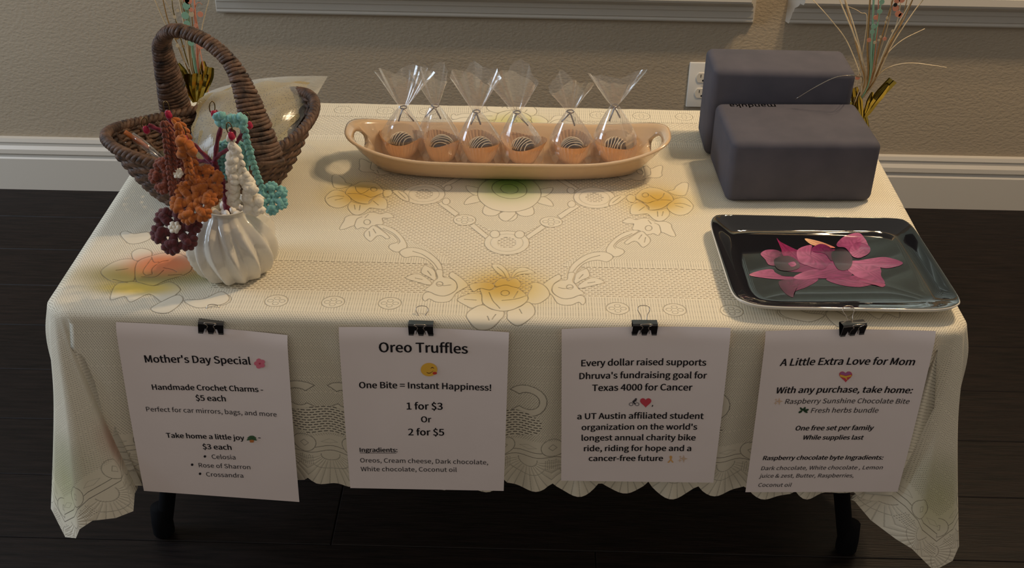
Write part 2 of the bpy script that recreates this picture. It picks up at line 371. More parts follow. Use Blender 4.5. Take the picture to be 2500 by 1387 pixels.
four(solid, z1(ell((2170, 800), (60, 45)))); four(solid, z1(ell((1580, 405), (48, 40))))
for P in ([(740,690),(820,690),(950,740),(1050,830),(1105,920),(1100,970),(1040,1010),(960,1015),(890,970),(900,930),(960,910),(1000,890),(960,830),(880,780),(800,740)],
          [(1015,1020),(1100,970),(1230,970),(1350,1010),(1450,1080),(1510,1150),(1535,1220),(1530,1290),(1460,1280),(1430,1200),(1360,1120),(1270,1080),(1180,1070),(1080,1085)],
          [(345,640),(360,600),(430,570),(560,570),(640,540),(720,540),(790,560),(870,540),(950,590),(880,610),(810,610),(820,680),(730,690),(690,740),(600,730),(560,720),(500,740),(460,700),(350,740),(290,735)],
          [(590,790),(640,740),(720,700),(890,830),(860,860),(790,820),(740,830),(670,890),(600,840)]): four(solid, sp(z1(P), 4))
four(lambda q: stroke(q, True), z1(ell((625, 655), (40, 32))))
for P in ([(820,730),(950,800),(1020,880),(1000,920)], [(1180,1010),(1300,1050),(1420,1140),(1490,1240)], [(650,770),(660,830)], [(700,740),(730,790)], [(470,700),(500,620),(560,590)], [(600,600),(640,560)]): four(stroke, spline(z1(P), 12))
for P in ([(440,300),(480,240),(540,240),(610,310),(625,380),(600,425),(530,380),(450,340)], [(250,390),(330,350),(430,350),(560,440),(540,480),(420,450),(280,410)],
          [(620,300),(700,300),(710,380),(800,400),(870,450),(880,510),(850,560),(760,610),(650,610),(540,565),(480,540),(560,480),(600,430),(640,390)],
          [(780,370),(830,325),(1010,470),(950,530),(870,580),(800,670),(720,695),(620,690),(540,650),(490,680),(455,640),(480,580),(540,565),(620,600),(720,615),(820,580),(880,520),(860,440)]): four(solid, sp(z2(P), 4))
for P in ([(520,310),(560,360)], [(370,395),(450,410)], [(480,230),(600,300),(620,380)], [(640,470),(720,490),(800,480)]): four(stroke, spline(z2(P), 10))
four(lambda q: stroke(q, True), z2(ell((665, 468), (40, 28))))
ffl = [[(880,665),(960,610),(1080,580),(1180,600),(1190,720),(1080,765),(1000,745)], [(1030,480),(1150,450),(1280,450),(1340,490),(1280,540),(1160,520),(1080,560)],
       [(1740,600),(1790,500),(1760,470),(1850,450),(1960,500),(2010,600),(1930,680),(1840,715),(1730,690)], [(1190,730),(1050,780),(990,850),(1040,920),(1150,975),(1300,960),(1420,890),(1450,850),(1440,800),(1300,780)],
       [(1490,850),(1500,900),(1620,945),(1760,900),(1830,820),(1810,740),(1740,690),(1650,750),(1500,800)], [(1330,470),(1400,400),(1480,410),(1500,430),(1580,395),(1640,430),(1660,490),(1600,520),(1470,480),(1380,500)],
       [(1180,600),(1190,700),(1260,760),(1400,800),(1540,790),(1660,740),(1730,680),(1740,620),(1640,530),(1550,500),(1470,480),(1380,500),(1280,540),(1160,520)],
       [(1300,235),(1400,225),(1480,290),(1520,370),(1500,400),(1380,340)], [(1540,370),(1600,290),(1700,265),(1830,325),(1760,340),(1660,350),(1560,390)]]
for P in ffl: two(solid, sp(z2(P), 4), True)
for P in ([(1270,570),(1320,680),(1400,770)], [(1430,670),(1600,650),(1730,610)], [(1370,260),(1440,320),(1480,390)], [(1560,390),(1620,330),(1740,305)], [(970,655),(1110,665)], [(1620,560),(1570,640)], [(1250,860),(1270,900)], [(1350,840),(1310,890)], [(1640,780),(1670,830)]): two(stroke, spline(z2(P), 14), True)
two(lambda q: stroke(q, True), z2(ell((1465, 578), (52, 32))), True)
sfl = [[(345,290),(230,270),(140,330),(115,380),(160,450),(260,485),(360,460),(430,400),(400,330)], [(430,410),(390,470),(430,540),(500,570),(580,545),(650,490),(700,490),(840,500),(870,450),(850,380),(770,350),(700,370),(640,435),(520,430)],
       [(360,300),(400,240),(480,200),(560,170),(680,170),(760,200),(820,270),(810,310),(720,350),(650,400),(640,435),(560,430),(470,400),(400,340)], [(205,95),(280,90),(350,140),(370,180),(440,200),(360,240),(240,245),(205,190)], [(930,280),(1000,270),(1090,310),(1130,370),(1120,405),(1040,380),(980,330)],
       [(820,280),(900,260),(930,300),(900,340),(830,350)]]
for P in sfl: two(solid, sp(z1(P), 4))
for P in ([(390,310),(500,310),(600,330),(680,355),(820,300)], [(480,230),(500,280),(560,310),(650,260)], [(1000,290),(1090,370)], [(150,370),(250,340),(340,345)], [(470,450),(480,500)], [(540,450),(530,510)], [(700,400),(760,450)], [(240,390),(330,370)]): two(stroke, spline(z1(P), 12))
two(lambda q: stroke(q, True), z1(ell((705, 258), (38, 26))))
for P in ([(2020,530),(2060,440),(2150,420),(2250,500),(2190,570),(2080,575)], [(1800,440),(1830,380),(1920,330),(2050,330),(2000,400),(1900,430)]): four(solid, sp(z1(P), 4))
for P in ([(2240,540),(2340,520),(2440,560),(2420,620),(2330,640)],): four(solid, sp(z1(P), 4))
solid(sp(ell((UC, .352), (.050, .062), 9), 4)); 
for r in (.6, .3): stroke(sp(ell((UC, .365), (.045 * r, .055 * r), 7, .4), 4), True)
cfl = [[(230,520),(330,430),(470,370),(610,360),(680,400),(640,620),(560,640),(400,640),(300,600)], [(620,270),(720,230),(840,260),(850,330),(760,380),(650,380),(610,330)],
       [(650,470),(700,380),(830,330),(1000,290),(1200,300),(1320,380),(1340,490),(1240,560),(1040,620),(880,690),(750,680),(660,620)],
       [(410,680),(560,640),(660,640),(880,690),(1080,640),(1200,720),(1170,780),(1000,890),(820,790),(600,890),(520,820),(350,860)],
       [(840,970),(960,890),(1170,800),(1240,860),(1150,960),(1050,1010),(920,1010)], [(1250,870),(1480,850),(1700,760),(1800,830),(1750,900),(1600,940),(1400,960)],
       [(470,60),(540,20),(640,60),(800,30),(840,110),(700,170),(560,170)]]
for P in cfl: four(solid, sp(z3(P), 4))
for P in ([(850,360),(750,500),(780,560),(860,550)], [(860,540),(860,480),(960,400),(1060,380)], [(730,580),(900,580),(1000,500)], [(1000,470),(1100,490),(1160,520)], [(380,610),(560,650)], [(1060,560),(1220,550)], [(420,500),(560,480)], [(850,340),(880,400),(940,400)]): four(stroke, spline(z3(P), 14))
# border with scallops and fan rays, on all four sides
HEM = .288; SCP = .0705
e_u = np.minimum(uu + TW + HEM, TW + HEM - uu); e_v = np.minimum(vv + HEM, TD + HEM - vv)
E1, E2 = np.meshgrid(e_u, e_v); Pp = np.where(E2 < E1, uu[None, :] + 0 * E1, vv[:, None] - VC + 0 * E1); Ee = np.minimum(E1, E2)
mB = Ee < .080; net[mB] = 0; hole[mB] = 0; hgt[mB] = .6
q = (Pp / SCP) % 1 - .5; px_ = q * SCP
ang = np.arctan2(px_, .044 - Ee); rad_ = np.hypot(px_, .044 - Ee)
fan = (Ee < .042) & (rad_ > .012)
hole[fan & (np.abs((ang / .21) % 1 - .5) < .07) & (rad_ > .016)] = .35
hgt[fan] = (.5 + .4 * np.cos(2 * math.pi * (ang / .21)))[fan]
for r0 in (.0135, .030):
    m = np.abs(rad_ - r0) < .0006; hole[m & (Ee < .046)] = .45
for e0 in (.050, .059): hole[np.abs(Ee - e0) < .0006] = .8
m = (Ee < .044) & (np.abs(px_) > .024) & (Ee > .026); hole[m] = (.55 * (((Pp % .003) < .0013) & ((Ee % .003) < .0014)))[m]
q2 = ((Pp / SCP + .5) % 1 - .5) * SCP; d2 = np.hypot(q2, Ee - .068); m = d2 < .0165; hole[m] = 0; hgt[m] = .85
m = np.abs(d2 - .0165) < .0006; hole[m] = .6; m = (np.abs(np.abs(q2) + np.abs(Ee - .068) - .006) < .0007); hole[m] = .5
m = np.abs(np.abs(px_) + np.abs(Ee - .068) * 3 - .012) < .001; hole[m] = .4
del E1, E2, ang, rad_, q, px_, q2, d2
for c in (-.42, -.25, 0, .25, .42):
    for s in (-1, 1):
        t = np.linspace(.25 * math.pi, 1.75 * math.pi, 16); C = np.stack([c + s * .03 - s * .030 * np.cos(t), -.135 - .028 * np.sin(t)], 1)
        ring = np.concatenate([C, (C - C.mean(0))[::-1] * .55 + C.mean(0)])
        for R2 in (ring, mv(ring)): solid(ring if R2 is ring else R2)
    P = sp(ell((c, -.178), (.055, .026), 10), 3)
    for R2 in (P, mv(P)): coarse_poly(R2)
img = bpy.data.images.new('lace_pattern', IW, IH, alpha=False, float_buffer=False); img.colorspace_settings.name = 'Non-Color'
buf = np.ones((IH, IW, 4), np.float32); buf[..., 0] = hole; buf[..., 1] = net; buf[..., 2] = np.clip(hgt, 0, 1)
img.pixels.foreach_set(buf.ravel()); img.update(); img.pack(); del buf
# cloth mesh: flat middle + rings falling over the table edge
RHO = .03; RB = .011
nsx, nsy, nc = 190, 108, 26
per_pts = []                                   # (centre x, centre y, nx, ny, theta in corner or -1, side parameter)
ax, ay = TW - RHO, TD - 2 * RHO
for i in range(nsx): per_pts.append((-ax + 2 * ax * i / nsx, RHO, 0, -1, -1, -ax + 2 * ax * i / nsx))
def corner(cx, cy, a0, tagc):
    for i in range(nc):
        a = a0 + (math.pi / 2) * i / nc; per_pts.append((cx, cy, math.cos(a), math.sin(a), (i / nc, tagc), 0))
corner(ax, RHO, -math.pi / 2, 'fr')
for i in range(nsy): per_pts.append((ax, RHO + ay * i / nsy, 1, 0, -1, i / nsy))
corner(ax, RHO + ay, 0, 'br')
for i in range(nsx): per_pts.append((ax - 2 * ax * i / nsx, RHO + ay, 0, 1, -1, i / nsx))
corner(-ax, RHO + ay, math.pi / 2, 'bl')
for i in range(nsy): per_pts.append((-ax, RHO + ay - ay * i / nsy, -1, 0, -1, i / nsy))
corner(-ax, RHO, math.pi, 'fl')
NP = len(per_pts); NT = 74
def lerp_pts(K, t):
    t = t * (len(K) - 1); i = min(int(t), len(K) - 2); f = t - i; f = f * f * (3 - 2 * f); return np.array(K[i]) * (1 - f) + np.array(K[i + 1]) * f
# plan of the hem at each front corner, from the front side (t=0) round to the side (t=1); x outward, y towards the room
CK = [(-.095, -.004), (-.045, .012), (-.055, -.028), (.010, -.048), (.052, -.018), (.040, .030), (.066, .045), (.050, .09)]
CKr = [(-.10, .0), (-.06, .022), (-.070, .020), (.000, -.030), (.050, -.030), (.030, .025), (.070, .050), (.055, .10)]
CV, CFc, CUV = [], [], []
for k, (cx, cy, nx, ny, th, sp_) in enumerate(per_pts):
    front = ny < -.99 and th == -1; side = abs(nx) > .99 and th == -1
    if th == -1:
        pc = cx if abs(ny) > .5 else cy - VC
        ph = (pc / SCP) % 1 - .5
        tmax = RHO + HEM + .021 * math.sqrt(max(0, 1 - (2 * abs(ph)) ** 2.2)) - .004
    else:
        f_, cn = th; a = f_ * math.pi / 2; base = (HEM + RHO) / max(math.cos(a), math.sin(a)) ** (.62 if cn == 'fl' else .80)
        s_ = base * 1.0; pc = (a * .30) / SCP * 1.0; tmax = min(base, .43) + .017 * abs(math.sin(pc * math.pi)) - .003
    for j in range(NT):
        t = tmax * (j / (NT - 1)) ** .9
        if th != -1 and t > 1e-9: uv = (cx + nx * t, cy + ny * t)
        else: uv = (cx + nx * t, cy + ny * t)
        t1 = RHO - .001 - RB * .5
        if t < t1: o_, d_ = t, 0.
        elif t < t1 + RB * math.pi / 2: b_ = (t - t1) / RB; o_, d_ = t1 + RB * math.sin(b_), RB * (1 - math.cos(b_))
        else: o_, d_ = t1 + RB, RB + (t - t1 - RB * math.pi / 2)
        x, y, z = cx + nx * o_, cy + ny * o_, T - d_
        g = max(0, d_ - .004) / .29
        if g > 0:
            g2 = g ** 1.15
            if front:
                edge = max(0, (abs(cx) - (TW - .13)) / .10); edge = min(1, edge)
                y += g2 * (.010 * (1 + math.sin(cx * 41 + .6)) * .5 + .006 * (1 + math.sin(cx * 97))) * (1 - edge)
                if edge > 0:
                    K = CK if cx < 0 else CKr; e = K[0]; x += math.copysign(e[0] * g2 * edge * .55, cx); y += e[1] * g2 * edge
            elif side:
                fr = max(0, 1 - sp_ / .2) if nx > 0 else max(0, 1 - (1 - sp_) / .2)
                yy = cy; off = .018 + .012 * math.sin(yy * 34) + .006 * math.sin(yy * 71 + 1)
                K = CK if nx < 0 else CKr
                x += math.copysign(g2 * (off * (1 - fr) + K[-1][0] * fr), nx); y += g2 * (K[-1][1] * fr); x += math.copysign(.014 * math.exp(-((d_ - .06) / .06) ** 2), nx)
            elif th == -1: y += g2 * .012
            else:
                f_, cn = th
                sgn = 1 if cn[1] == 'r' else -1
                if cn[0] == 'f':
                    K = CK if cn == 'fl' else CKr
                    tt = f_ if cn == 'fr' else 1 - f_
                    px0 = np.array([K[0][0] * .55 + 0, K[0][1]])
                    e = lerp_pts([tuple(px0)] + [tuple(q_) for q_ in K[1:]], tt)
                    # positions relative to the corner
                    x = x + sgn * (e[0] * g2 + .014 * tt ** 2 * math.exp(-((d_ - .06) / .06) ** 2)); y = y + e[1] * g2
                else:
                    e = .05 + .04 * math.sin(f_ * math.pi * 3); x += nx * e * g2; y += ny * e * g2
        CV.append((x, y, z)); CUV.append(uv)
for k in range(NP):
    k2 = (k + 1) % NP
    for j in range(NT - 1):
        if j == 0 and per_pts[k][4] != -1 and per_pts[k2][4] != -1: CFc.append((k * NT, k * NT + 1, k2 * NT + 1))
        else: CFc.append((k * NT + j, k * NT + j + 1, k2 * NT + j + 1, k2 * NT + j))
b0 = len(CV)
for i in range(nsx + 1):
    for j in range(nsy + 1):
        x = -ax + 2 * ax * i / nsx; y = RHO + ay * j / nsy; CV.append((x, y, T)); CUV.append((x, y))
for i in range(nsx):
    for j in range(nsy): a = b0 + i * (nsy + 1) + j; CFc.append((a, a + nsy + 1, a + nsy + 2, a + 1))
CV = np.array(CV); CUV = np.array(CUV)
def wrinkle(x, y):
    w = .0003 * np.sin(x * 61 + 3 * np.sin(y * 23)) * np.sin(y * 47 + 1)
    for (x0, y0), dr, ln, a, s in (((-.33, .50), -.45, .10, .0022, .006), ((-.29, .44), -.9, .09, .0018, .006), ((-.30, .38), -1.2, .07, .0012, .007), ((-.2, .02), .08, .2, .0012, .008), ((.1, .025), -.06, .16, .0010, .008), ((-.55, .2), 1.2, .12, .0012, .012)):
        c, s_ = math.cos(dr), math.sin(dr); a1 = (x - x0) * c + (y - y0) * s_; b1 = -(x - x0) * s_ + (y - y0) * c
        w = w + a * np.exp(-(a1 / ln) ** 2 - (b1 / s) ** 2)
    return w
topm = CV[:, 2] > T - .003; CV[topm, 2] += np.clip(wrinkle(CV[topm, 0], CV[topm, 1]), -.0002, 1)
me = bpy.data.meshes.new('tablecloth'); me.from_pydata(CV.tolist(), [], CFc); me.update()
uvl = me.uv_layers.new(name='flat'); li = np.zeros(len(me.loops), np.int32); me.loops.foreach_get('vertex_index', li)
uvn = np.stack([(CUV[:, 0] - U0) / (U1 - U0), (CUV[:, 1] - V0) / (V1 - V0)], 1); uvl.data.foreach_set('uv', uvn[li].astype(np.float32).ravel())
dye = me.color_attributes.new('dye', 'FLOAT_COLOR', 'POINT'); Cc = np.ones((len(CV), 3)) * np.array([.80, .735, .585])
Cc += (.03 * np.sin(CUV[:, :1] * 9 + CUV[:, 1:] * 5)) * np.array([0, .1, .3])
def dab(u, v, ru, rv, c, a=.9):
    d = ((CUV[:, 0] - u) / ru) ** 2 + ((CUV[:, 1] - v) / rv) ** 2; w = min(1, a * 1.15) * np.exp(-d ** 1.6); Cc[:] = Cc * (1 - w[:, None]) + np.array(c) * w[:, None]
OCH = (.60, .36, .05); YEL = (.72, .53, .11); GRN = (.17, .30, .05); OLV = (.24, .20, .03); RED = (.66, .22, .10)
for s in (-1, 1):
    dab(UC + s * .232, .338, .062, .052, YEL, .55); dab(UC + s * .230, .338, .034, .032, OCH, .72)
dab(UC, .081, .062, .050, YEL, .62); dab(UC - .004, .083, .036, .028, OCH, .66)
dab(UC, .60, .055, .05, (.62, .58, .20), .75); dab(UC, .385, .058, .060, (.42, .50, .18), .65); dab(UC, .40, .040, .052, GRN, .85)
for s in (-1, 1):
    for f_ in (0, 1):
        fv = lambda v: 2 * VC - v if f_ else v
        dab(UC + s * .505, fv(.088), .088, .034, OLV, .78); dab(UC + s * .42, fv(.105), .06, .036, OLV, .65); dab(UC + s * .50, fv(.056), .058, .016, YEL, .85); dab(UC + s * .478, fv(.120), .052, .030, RED, .87)
        dab(s * .76, fv(-.17), .045, .045, (.34, .36, .17), .4); dab(s * .66, fv(-.20), .03, .04, (.55, .28, .2), .6); dab(s * .80, fv(-.20), .04, .04, (.46, .46, .18), .4)
dye.data.foreach_set('color', np.concatenate([Cc, np.ones((len(CV), 1))], 1).astype(np.float32).ravel())
me.polygons.foreach_set('use_smooth', [True] * len(me.polygons))
bm = bmesh.new(); bm.from_mesh(me); bmesh.ops.remove_doubles(bm, verts=bm.verts, dist=1e-5); bm.to_mesh(me); bm.free()
mc = mat('lace', rough=.85); a_ = N(mc, 'ShaderNodeVertexColor', layer_name='dye'); uvm = N(mc, 'ShaderNodeUVMap', uv_map='flat')
it = N(mc, 'ShaderNodeTexImage', image=img); it.interpolation = 'Linear'; it.extension = 'EXTEND'; L(mc, uvm.outputs[0], it.inputs[0])
sr = N(mc, 'ShaderNodeSeparateColor'); L(mc, it.outputs[0], sr.inputs[0]); sx_ = N(mc, 'ShaderNodeSeparateXYZ'); L(mc, uvm.outputs[0], sx_.inputs[0])
um = math_(mc, 'MULTIPLY', sx_.outputs[0], (U1 - U0)); vm = math_(mc, 'MULTIPLY', sx_.outputs[1], (V1 - V0)); ua = math_(mc, 'ABSOLUTE', math_(mc, 'SUBTRACT', um, -U0 + UC))
ls = math_(mc, 'COSINE', math_(mc, 'MULTIPLY', math_(mc, 'SUBTRACT', ua, math_(mc, 'MULTIPLY', vm, .62)), 2 * math.pi / .0034))
lt = math_(mc, 'COSINE', math_(mc, 'MULTIPLY', vm, 2 * math.pi / .0027))
pa = math_(mc, 'MULTIPLY', math_(mc, 'ADD', math_(mc, 'ADD', ls, math_(mc, 'MULTIPLY', lt, .75)), -.85), 1.3)
nth = math_(mc, 'MULTIPLY', math_(mc, 'MAXIMUM', math_(mc, 'MULTIPLY', math_(mc, 'ADD', ls, -.35), .42), math_(mc, 'MULTIPLY', pa, 1.0, True)), .80, True)
# little woven dots on the net
k3 = 2 * math.pi / .0135
dts = math_(mc, 'GREATER_THAN', math_(mc, 'MULTIPLY', math_(mc, 'SINE', math_(mc, 'MULTIPLY', math_(mc, 'ADD', um, vm), k3)), math_(mc, 'SINE', math_(mc, 'MULTIPLY', math_(mc, 'SUBTRACT', um, vm), k3))), .86)
nth = math_(mc, 'MULTIPLY', nth, math_(mc, 'SUBTRACT', 1, dts))
hl = math_(mc, 'MAXIMUM', sr.outputs[0], math_(mc, 'MULTIPLY', nth, sr.outputs[1]))
L(mc, a_.outputs[0], P_(mc).inputs['Base Color']); L(mc, math_(mc, 'SUBTRACT', 1, math_(mc, 'MULTIPLY', hl, .93), True), P_(mc).inputs['Alpha'])
bp = N(mc, 'ShaderNodeBump'); bp.inputs['Strength'].default_value = .5; bp.inputs['Distance'].default_value = .0012; L(mc, math_(mc, 'SUBTRACT', sr.outputs[2], math_(mc, 'MULTIPLY', hl, .6)), bp.inputs['Height']); L(mc, bp.outputs[0], P_(mc).inputs['Normal'])
P_(mc).inputs['Specular IOR Level'].default_value = .15
cl = link('tablecloth', me, mc); tag(cl, 'cream lace tablecloth with dyed flowers and scalloped hem covering the table', 'tablecloth')
# ------------------------------------------------------------------ printed sheets
import os
SANS = None
try:                                          # the sans serif that ships inside Blender itself
    _p = os.path.join(bpy.utils.system_resource('DATAFILES'), 'fonts', 'Noto Sans CJK Regular.woff2')
    if os.path.exists(_p): SANS = bpy.data.fonts.load(_p)
except Exception: SANS = None
FS = 1.0 if SANS else 2.0
def text_mesh(s, bold):
    c = bpy.data.curves.new('t', 'FONT'); c.body = s
    if SANS: c.font = SANS
    c.size = 1; c.resolution_u = 3; c.offset = 0
    o = bpy.data.objects.new('t', c); COL.objects.link(o); dg = bpy.context.evaluated_depsgraph_get(); me = bpy.data.meshes.new_from_object(o.evaluated_get(dg))
    V = np.array([v.co[:] for v in me.vertices]); F = [list(p.vertices) for p in me.polygons]
    if bold:                                  # heavier weight: the same glyphs laid over themselves, a hair apart
        n = len(V); V0_, F0_ = V, F; V = np.vstack([V0_ + (dx, dy, 0) for dx, dy in ((-.0085 * FS, -.002 * FS), (.0085 * FS, .002 * FS), (0, .004 * FS), (0, -.004 * FS))]); F = [[i + k * n for i in f] for k in range(4) for f in F0_]
    bpy.data.objects.remove(o); bpy.data.curves.remove(c); bpy.data.meshes.remove(me); return V, F
class Sheet:
    def __init__(s, corners, zoom, label, curl=.004):
        s.c = [aty(*p, -.005) for p in corners]; s.zoom = zoom; s.curl = curl
        a = s.c; s.W = np.linalg.norm(a[1] - a[0]); s.H = np.linalg.norm(a[3] - a[0])
        s.th = thing('printed_sheet', tuple((a[0] + a[1]) / 2), label, 'sign', None)
        n = 48; V, F = grid(lambda u, v: s.pos(u, v, 0), n, n); nV = len(V)
        V2, _ = grid(lambda u, v: s.pos(u, v, -.0003), n, n); F2 = [tuple(i + nV for i in f[::-1]) for f in F]
        mobj('paper', list(V) + list(V2), list(F) + F2, m_paper, s.th)
    def pos(s, u, v, h):
        a = s.c; p = (a[0] * (1 - u) + a[1] * u) * (1 - v) + (a[3] * (1 - u) + a[2] * u) * v
        lift = -.0035 - .006 * math.sin(math.pi * min(1, v * 1.0)) * .5 - s.curl * (2 * u - 1) ** 2 * (1 - v) - .004 * v
        if v < .07: lift += (1 - v / .07) ** 2 * .004
        return p + np.array([0, lift - h, 0])
    def uv(s, zx, zy):                        # printed position measured on the photo -> sheet coordinates
        x0, y0, k = s.zoom; P = aty(x0 + zx / k, y0 + zy / k, -.009); u, v = .5, .5
        for _ in range(12):
            a = s.c; q = (a[0] * (1 - u) + a[1] * u) * (1 - v) + (a[3] * (1 - u) + a[2] * u) * v; d = P - q
            du = (a[1] - a[0]) * (1 - v) + (a[2] - a[3]) * v; dv = (a[3] - a[0]) * (1 - u) + (a[2] - a[1]) * u
            A = np.array([[du[0], dv[0]], [du[2], dv[2]]]); e = np.linalg.solve(A, [d[0], d[2]]); u += e[0]; v += e[1]
        return np.array([u, v])
    def text(s, body, l, r, bold=True, shear=0, name='text_line', ys=1.06, under=False):
        V, F = text_mesh(body, bold); a, b = s.uv(*l), s.uv(*r); x0, x1 = V[:, 0].min(), V[:, 0].max()
        dm = (b - a) * np.array([s.W, s.H]); k = np.linalg.norm(dm) / (x1 - x0 + shear * 0); ex = dm / np.linalg.norm(dm); ey = np.array([ex[1], -ex[0]])
        if ey[1] > 0: ey = -ey
        if under:
            n = len(V); V = np.vstack([V, [[x0, -.055, 0], [x1 - .06, -.055, 0], [x1 - .06, -.078, 0], [x0, -.078, 0]]]); F = F + [[n, n + 1, n + 2, n + 3]]
        out = []
        for x, y, _ in V:
            q = a * np.array([s.W, s.H]) + ex * (x - x0 + shear * y) * k + ey * y * k * ys; out.append(s.pos(q[0] / s.W, q[1] / s.H, .0007))
        return mobj(name, out, F, m_ink, s.th, smooth=False)
    def shape(s, name, P, mt, c, parent=None, h=.0006):      # flat printed polygon; P in zoom pixels around c
        out = [s.pos(*s.uv(c[0] + x, c[1] + y), h + .0002) for x, y in P]
        return mobj(name, out, [tuple(range(len(out)))], mt, parent or s.th, smooth=False)
def circ(r, n=16, rx=None, c=(0, 0)): return [(c[0] + (rx or r) * math.cos(t), c[1] + r * math.sin(t)) for t in np.linspace(0, 2 * math.pi, n, endpoint=False)]
def heart(r):
    P = []
    for t in np.linspace(0, 2 * math.pi, 26, endpoint=False): P.append((r * .0625 * 16 * math.sin(t) ** 3, -r * .058 * (13 * math.cos(t) - 5 * math.cos(2 * t) - 2 * math.cos(3 * t) - math.cos(4 * t))))
    return P
ink = {k: mat('print_' + k, S(c), .7) for k, c in dict(pink=(226, 120, 140), rose=(196, 60, 80), red=(206, 70, 84), green=(58, 96, 58), dgreen=(40, 70, 44), pot=(196, 120, 60), yellow=(240, 186, 66), brown=(90, 52, 30), tongue=(206, 64, 48), grey=(96, 92, 100), gold=(226, 172, 96), purple=(176, 96, 150), paleg=(220, 190, 160), skin=(60, 56, 60)).items()}
def sparkle(s, c, r):
    for dx, dy, k in ((.35, -.1, 1), (-.6, .35, .5), (-.5, -.55, .4)):
        P = []
        for i in range(8): a = i * math.pi / 4; q = (1 if i % 2 == 0 else .28) * k * r; P.append((q * math.sin(a), -q * math.cos(a)))
        s.shape('sparkle_print', P, ink['paleg'], (c[0] + dx * r, c[1] + dy * r))
s0 = Sheet([(285,783),(703,815),(733,1217),(355,1190)], (270, 720, 2.667), "printed sheet headed Mother's Day Special clipped at the left of the table front")
s0.text("Mother's Day Special", (232,428), (918,445), name='heading'); 
for i in range(5):
    a = i * 2 * math.pi / 5 - .3; s0.shape('blossom_petal', circ(14, 12, 17, (21 * math.sin(a), -19 * math.cos(a))), ink['pink'], (975, 437))
s0.shape('blossom_centre', circ(7), ink['rose'], (975, 437), h=.0006)
s0.text('Handmade Crochet Charms -', (280,602), (1000,619)); s0.text('$5 each', (562,675), (757,680)); s0.text('Perfect for car mirrors, bags, and more', (243,740), (1088,775), False)
s0.text('Take home a little joy', (372,912), (878,930)); s0.text('-', (968,926), (984,927))
for i in range(7):
    a = -math.pi / 2 + (i - 3) * .55; s0.shape('leaf_print', [(0, 8), (26 * math.cos(a) - 7 * math.sin(a), 5 + 24 * math.sin(a) + 6 * math.cos(a)), (34 * math.cos(a), 10 + 28 * math.sin(a)), (26 * math.cos(a) + 7 * math.sin(a), 5 + 24 * math.sin(a) - 6 * math.cos(a))], ink['green'], (925, 918))
s0.shape('pot_print', [(-16, 8), (16, 8), (11, 26), (-11, 26)], ink['pot'], (925, 918), h=.0006)
s0.text('$3 each', (608,988), (795,993)); s0.text('Celosia', (667,1052), (820,1056), False); s0.text('Rose of Sharron', (582,1107), (916,1120), False); s0.text('Crossandra', (630,1167), (870,1176), False)
for c in ((620, 1036), (537, 1090), (588, 1150)): s0.shape('bullet', circ(8), m_ink, c)
s1 = Sheet([(828,795),(1243,808),(1230,1190),(857,1183)], (800, 730, 2.719), 'printed sheet headed Oreo Truffles with a smiling face and prices')
s1.text('Oreo Truffles', (343,345), (932,355), name='heading')
s1.shape('face_print', circ(43, 28, 55), ink['yellow'], (674, 460))
for sx in (-20, 22): s1.shape('eye_print', [(sx - 13 + 26 * t, -8 - 9 * math.sin(math.pi * t)) for t in np.linspace(0, 1, 7)] + [(sx + 10 - 20 * t, -7 - 4 * math.sin(math.pi * t)) for t in np.linspace(0, 1, 7)], ink['brown'], (674, 460), h=.0006)
s1.shape('mouth_print', [(-30 + 60 * t, 6 + 20 * math.sin(math.pi * t)) for t in np.linspace(0, 1, 9)] + [(26 - 52 * t, 7 + 14 * math.sin(math.pi * t)) for t in np.linspace(0, 1, 9)], ink['brown'], (674, 460), h=.0006)
s1.shape('tongue_print', circ(9, 12, 15, (38, 22)), ink['tongue'], (674, 460), h=.0008)
s1.text('One Bite = Instant Happiness!', (213,575), (1087,592)); s1.text('1 for $3', (527,718), (766,720)); s1.text('Or', (622,802), (691,803)); s1.text('2 for $5', (537,888), (776,890))
s1.text('Ingradients:', (217,997), (466,1000), under=True); s1.text('Oreos, Cream cheese, Dark chocolate,', (220,1068), (1066,1082), False); s1.text('White chocolate, Coconut oil', (224,1127), (858,1133), False)
s2 = Sheet([(1371,800),(1783,797),(1740,1170),(1370,1165)], (1340, 730, 2.617), 'printed sheet reading Every dollar raised supports, third from the left')
for b_, l, r in (('Every dollar raised supports', (206,417), (1002,413)), ('Dhruva\'s fundraising goal for', (194,497), (1006,493)), ('Texas 4000 for Cancer', (275,573), (914,570)), (',', (655,668), (664,668)), ('a UT Austin affiliated student', (180,750), (985,748)), ('organization on the world\'s', (208,820), (944,817)), ('longest annual charity bike', (208,888), (934,886)), ('ride, riding for hope and a', (223,956), (906,955)), ('cancer-free future', (253,1020), (727,1020))): s2.text(b_, l, r)
s2.shape('heart_print', heart(36), ink['red'], (617, 645))
for dx in (-19, 19):
    for k in range(12):
        a, b = 2 * math.pi * k / 12, 2 * math.pi * (k + 1) / 12
        s2.shape('wheel_print', [(dx + 14 * math.cos(a), 10 + 11 * math.sin(a)), (dx + 14 * math.cos(b), 10 + 11 * math.sin(b)), (dx + 10 * math.cos(b), 10 + 8 * math.sin(b)), (dx + 10 * math.cos(a), 10 + 8 * math.sin(a))], ink['grey'], (543, 648))
s2.shape('rider_print', [(-12, -6), (2, -20), (14, -16), (16, -8), (8, -8), (2, -2), (10, 8), (4, 12), (-8, 0)], ink['skin'], (543, 648), h=.0006); s2.shape('helmet_print', circ(6, 10, 7, (12, -22)), ink['skin'], (543, 648), h=.0006)
